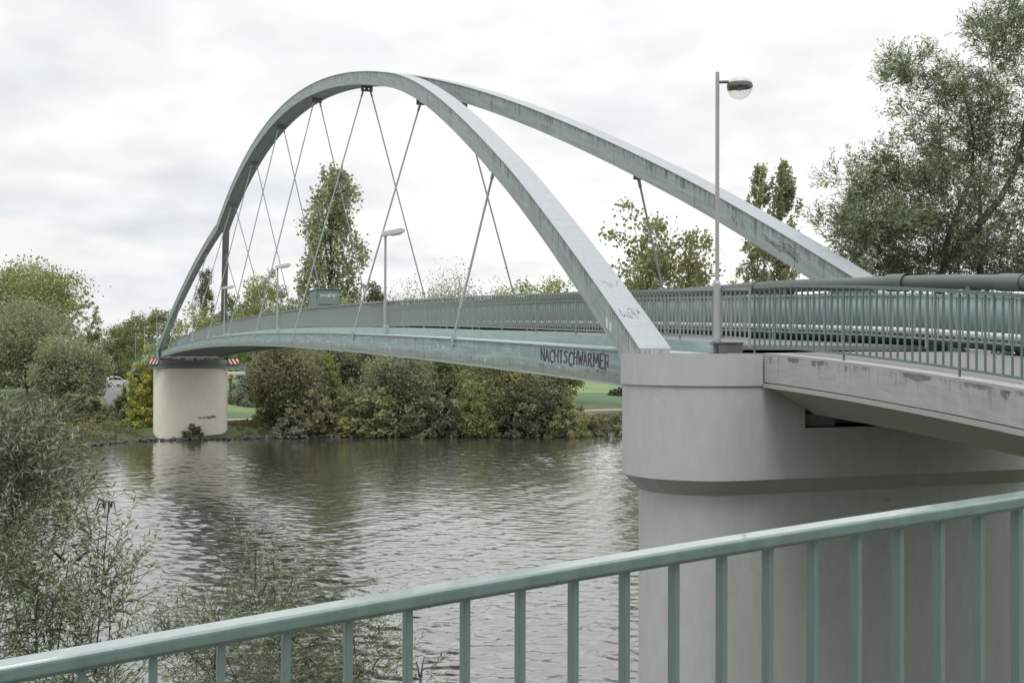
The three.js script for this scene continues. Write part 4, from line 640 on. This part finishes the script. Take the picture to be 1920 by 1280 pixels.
grow('round', 960, 1075, 690, 142, C.brown, 'broadleaf_tree', 'brownish bank tree nearest the open meadow', 'tree', { clumps: 1.4, base: 0.05 });
grow('round', 1020, 1098, 682, 178, C.olive, 'broadleaf_tree', 'small tree with a dark straight trunk at the edge of the meadow', 'tree', { base: 0.45, trunk: 0.4 });
grow('bush', 160, 240, 652, 205, C.dark, 'bush', 'dark shrub directly behind the silver car', 'bush', { clumps: 1.2 });
grow('bush', 215, 300, 640, 208, C.green, 'bush', 'green shrub behind the right end of the silver car', 'bush', { clumps: 1.3 });
grow('bush', -60, 70, 700, 178, C.green, 'bush', 'green bush far left behind the large pale willow', 'bush', { clumps: 1.3 });
grow('bush', 40, 150, 690, 182, C.olive, 'bush', 'olive bush on the slope behind the rounded willow', 'bush', { clumps: 1.3 });
grow('bush', 596, 690, 720, 146, C.green, 'bush', 'green bush filling the gap below the middle of the deck', 'bush', { clumps: 1.3 });
grow('bush', 470, 570, 735, 146, C.olive, 'bush', 'olive bush around the foot of the leaning pale trunk', 'bush', { clumps: 1.3 });
grow('bush', 428, 520, 788, 139, C.olive, 'bush', 'low bush at the waterline right of the far pier', 'bush');
grow('bush', 500, 645, 742, 138, C.brown, 'bush', 'brown bush at the waterline below the leaning trunk', 'bush', { clumps: 1.2 });
grow('bush', 505, 590, 783, 135.5, C.grey, 'bush', 'grey green bush hanging over the water below the leaning trunk', 'bush');
grow('bush', 612, 765, 735, 138, C.olive, 'bush', 'olive bush at the waterline left of the pale willow', 'bush', { clumps: 1.2 });
grow('bush', 735, 885, 735, 138, C.dark, 'bush', 'dark bush at the waterline below the pale willow', 'bush', { clumps: 1.2 });
grow('bush', 845, 940, 728, 137, C.yellowgreen, 'bush', 'yellow green bush at the waterline under the olive tree', 'bush', { clumps: 1.2 });
grow('bush', 910, 1045, 725, 138, C.dark, 'bush', 'dark green bush at the waterline beside the yellow green one', 'bush', { clumps: 1.3 });
grow('bush', 1005, 1110, 742, 139, C.olive, 'bush', 'olive bush at the right end of the bank trees', 'bush', { clumps: 1.2 });
grow('bush', 1085, 1185, 782, 141, C.brown, 'bush', 'low scrub at the waterline beside the near pier edge', 'bush');
grow('bush', 1120, 1215, 727, 238, C.dark, 'bush', 'dark hedge standing in the meadow', 'bush', { deep: 0.4 });
{ // far woods that read as one mass
  const R = rng(90), L = new Leaves();
  for (let i = 0; i < 15000; i++) { const z = -140 + R() * 520, x = 345 + R() * 40 + 0.02 * Math.abs(z), hh = 11 + 5 * fbm(z * 0.05, 1, 0) * 2, y = 1 + Math.pow(R(), 0.7) * hh, u = unit(R), v = unit(R), s = 0.9, b = 0.75 + 0.5 * R(); L.kite(x, y, z, u[0] * s, u[1] * s, u[2] * s, v[0] * s * 0.8, v[1] * s * 0.8, v[2] * s * 0.8, [0.075 * b, 0.09 * b, 0.05 * b]); }
  stuff('woods', L.build(), M.leaf, 'distant belt of woods beyond the meadow', 'woods');
  const G = new Leaves(); for (let i = 0; i < 2600; i++) {
    const z = -26 + R() * 92, x = shoreAt(z) + 0.2 + Math.pow(R(), 1.3) * 13, y = groundY(x, z); if (Math.abs(x - 120) < 2.2 && Math.abs(z) < 5 || Math.abs(z + 5.8) < 2.4 && x > 121) continue;
    const n = fbm(x * 0.25, z * 0.25, 5), r = 0.35 + 0.35 * R(), h = (x < shoreAt(z) + 7 ? 1 : 0.45) * (0.3 + 0.9 * R() * clamp(0.7 + 2 * n, 0.2, 1.5)) * (z > 40 ? 0.6 : 1) * (Math.abs(z) < 7 ? 0.5 : 1), c = n > 0.12 ? [0.235, 0.21, 0.09] : n < -0.15 ? [0.12, 0.145, 0.065] : [0.17, 0.195, 0.075], tone = 0.75 + 0.5 * R();
    for (let k = 0; k < 16; k++) { const u = unit(R), v = unit(R), q = 0.16 * (0.6 + 0.8 * R()), b = tone * (0.75 + 0.5 * R()); G.kite(x + gauss(R) * r * 0.7, y + 0.05 + h * R(), z + gauss(R) * r * 0.7, u[0] * q, Math.abs(u[1]) * q * 1.3, u[2] * q, v[0] * q * 0.6, v[1] * q * 0.6, v[2] * q * 0.6, c.map((t) => t * b)); }
  }
  stuff('undergrowth', G.build(), M.leaf, 'rough weeds and ground cover over the far bank', 'undergrowth');
}
// willow boughs close by: twigs with lance shaped leaves
function twigShape(R, n, len, leafLen, hue) {
  const P = [], A = len * 0.16;
  for (let i = 0; i < n; i++) { const t = (i + 0.4) / n, sidez = i % 2 ? 1 : -1, a = 0.5 + 0.5 * R(), az = R() * 6.28; P.push({ o: [A * Math.sin(t * 2) * 0.6, len * t, 0], d: [Math.cos(az) * Math.sin(a), Math.cos(a), Math.sin(az) * Math.sin(a)], s: leafLen * (0.65 + 0.5 * R()) * (1 - 0.35 * t), k: R() }); }
  P.len = len; P.A = A; return P;
}
function willowBoughs(o, clouds, seed, { twigLen = 0.5, leafLen = 0.1, leaves = 17, root, width = 0.085, spread = 0.22 }) {
  const R = rng(seed), L = new Leaves(), wood = [], protos = Array.from({ length: 7 }, () => twigShape(R, leaves, twigLen * (0.8 + 0.4 * R()), leafLen));
  const m = new THREE.Matrix4(), q = new THREE.Quaternion(), a = V(0, 0, 0), b = V(0, 0, 0), c = V(0, 0, 0), up = V(0, 1, 0);
  for (const { p, r, n, tone = 1 } of clouds) {
    const mid = V(...p.toArray());
    wood.push(tube([root, root.clone().lerp(mid, 0.5).add(V(gauss(R) * 0.3, 0.6, gauss(R) * 0.3)), mid], 0.02, 8, 6, 0.005));
    const hubs = Array.from({ length: Math.max(4, Math.round(n / 16)) }, () => { const d = unit(R), k = Math.pow(R(), 0.5); return V(p.x + d[0] * r[0] * k, p.y + d[1] * r[1] * k, p.z + d[2] * r[2] * k); });
    hubs.forEach((h) => wood.push(tube([mid.clone().lerp(h, 0.1 + 0.2 * R()), mid.clone().lerp(h, 0.6).add(V(0, 0.08, 0)), h], 0.01, 4, 4, 0.004)));
    for (let i = 0; i < n; i++) {
      const h = hubs[i % hubs.length], tw = protos[i % 7], x = h.x + gauss(R) * spread * r[0], y = h.y + gauss(R) * spread * 0.9 * r[1] - tw.len * 0.4, z = h.z + gauss(R) * spread * r[2];
      const dir = V(gauss(R) * 0.6 + (h.x - p.x) / r[0] * 0.7, 0.75 + gauss(R) * 0.5, gauss(R) * 0.6 + (h.z - p.z) / r[2] * 0.7).normalize(); q.setFromUnitVectors(up, dir); m.makeRotationFromQuaternion(q);
      const tt = tone * 0.86 * (0.7 + 0.6 * R());
      for (const lf of tw) {
        a.set(...lf.o).applyMatrix4(m); b.set(...lf.d).applyMatrix4(m); b.y -= 0.18; b.normalize(); c.set(gauss(R), gauss(R), gauss(R)).cross(b).normalize();
        const s = lf.s / 2, w = s * 2 * width, pale = lf.k > 0.62, k = tt * (0.75 + 0.5 * lf.k), col = pale ? [0.25 * k, 0.295 * k, 0.2 * k] : lf.k < 0.06 ? [0.3 * k, 0.26 * k, 0.06 * k] : [0.118 * k, 0.158 * k, 0.066 * k];
        L.kite(x + a.x + b.x * s, y + a.y + b.y * s, z + a.z + b.z * s, b.x * s, b.y * s, b.z * s, c.x * w, c.y * w, c.z * w, col);
      }
      const e = V(0, tw.len, 0).applyMatrix4(m); if (i % 3 === 0) wood.push(tube([[x, y, z], [x + e.x * 0.5, y + e.y * 0.5, z + e.z * 0.5], [x + e.x, y + e.y, z + e.z]], 0.004, 2, 4, 0.0015));
    }
  }
  part('trunk', merge(wood), M.bark, o); part('crown', L.build(), M.willow, o);
}
const cloud = (u, v, depth, pu, pv, n, tone) => ({ p: at(u, v, depth), r: [pu / FOCAL * depth, pv / FOCAL * depth, pu / FOCAL * depth * 0.9], n, tone });
{
  const foot = V(-9.2, 1.6, -14.2), o = thing('willow_tree', 'willow close by on the near bank filling the lower left corner', 'tree');
  willowBoughs(o, [cloud(-80, 850, 10.2, 140, 140, 320, 1.1), cloud(20, 815, 10.6, 80, 90, 170, 1.15), cloud(50, 900, 10, 95, 110, 270, 1.1), cloud(20, 1040, 9.6, 140, 130, 170, 1.15), cloud(130, 1050, 9.4, 100, 110, 60, 1.3), cloud(210, 1110, 9.2, 65, 90, 55, 1.3), cloud(70, 1170, 9.2, 150, 120, 130, 1.15), cloud(180, 1260, 9.0, 160, 110, 110, 1.15), cloud(205, 945, 9.4, 35, 45, 11, 1.4), cloud(-80, 1000, 10, 150, 200, 220, 1.0), cloud(-140, 1300, 10, 220, 220, 240, 0.8)], 71, { root: foot });
  const foot2 = V(-6.5, 1.5, -9.4), o2 = thing('willow_tree', 'thin willow sprays rising in the middle just beyond the foreground handrail', 'tree');
  willowBoughs(o2, [cloud(480, 1130, 12.6, 105, 110, 125, 1.3), cloud(410, 1200, 12.2, 110, 110, 120, 1.25), cloud(560, 1210, 12.4, 130, 110, 120, 1.25), cloud(660, 1150, 12.5, 80, 70, 40, 1.35), cloud(690, 1260, 12.2, 110, 80, 75, 1.25), cloud(320, 1180, 12.2, 60, 70, 36, 1.3), cloud(790, 1270, 12, 45, 55, 12, 1.2), cloud(500, 1320, 12, 260, 120, 320, 0.8)], 73, { root: foot2, });
}
{
  const o = thing('willow_tree', 'tall dark willow overhanging the top right corner behind the bridge', 'tree'), d = 29, foot = at(1800, 661, d); foot.y = 1.2;
  willowBoughs(o, [cloud(1760, 400, d, 150, 95, 900, 0.75), cloud(1640, 420, d - 1, 110, 80, 520, 0.85), cloud(1600, 350, d, 70, 70, 200, 1.0), cloud(1700, 310, d, 110, 70, 420, 0.9), cloud(1840, 300, d + 1, 110, 130, 560, 0.85), cloud(1760, 190, d, 100, 75, 340, 0.95), cloud(1700, 130, d, 65, 60, 150, 1.0), cloud(1860, 130, d, 90, 120, 300, 0.95), cloud(1900, 40, d, 60, 80, 260, 0.95), cloud(1960, 250, d, 120, 260, 700, 0.8), cloud(1570, 400, d, 45, 50, 70, 1.05), cloud(1640, 500, d, 75, 35, 150, 0.9), cloud(1800, 490, d + 1, 190, 70, 700, 0.7), cloud(1950, 520, d + 1, 150, 90, 400, 0.7), cloud(1860, 640, d + 2, 200, 120, 300, 0.6)].map((c) => ({ ...c, n: Math.round(c.n * 0.78), tone: c.tone * 1.55 })), 79, { root: foot, leafLen: 0.185, twigLen: 0.62, leaves: 17, spread: 0.13, width: 0.1 });
  part('main_trunk', tube([foot, foot.clone().add(V(0.2, 4, 0.1)), at(1770, 480, d), at(1830, 300, d + 0.5), at(1812, 190, d), at(1806, 110, d)], 0.2, 16, 9, 0.012), M.bark, o);
  part('limb', tube([at(1775, 490, d), at(1900, 330, d), at(1935, 120, d)], 0.12, 8, 7, 0.012), M.bark, o); part('limb', tube([at(1840, 530, d), at(1838, 400, d - 0.3), at(1840, 300, d)], 0.09, 8, 7, 0.012), M.bark, o);
  for (const [x, z, w, h, k, l] of [[-33, -4, 13, 15, 'round', 'broad shade tree added on the near bank behind the stair ramp'], [-34, -20, 14, 14, 'willow', 'shade willow added on the near bank behind the photographer'], [-9, 14, 9, 11, 'round', 'shade tree added on the near bank downstream of the approach span'], [-24, 12, 12, 13, 'round', 'shade tree added on the near bank beside the abutment']]) plant(k, w, h, C.olive, seedNo++, 'added_shade_tree', l, 'tree', [x, groundY(x, z), z], undefined, { base: 0.06 });  // out of view trees, added to block sky light on the pier wall
  // shrubs on the near bank behind the pier
  grow('bush', 1900, 2080, 1050, 34, C.green, 'bush', 'green shrub on the near bank just behind the right end of the near pier', 'bush', { y0: 2.0 });
}
renderer.render(scene, camera);
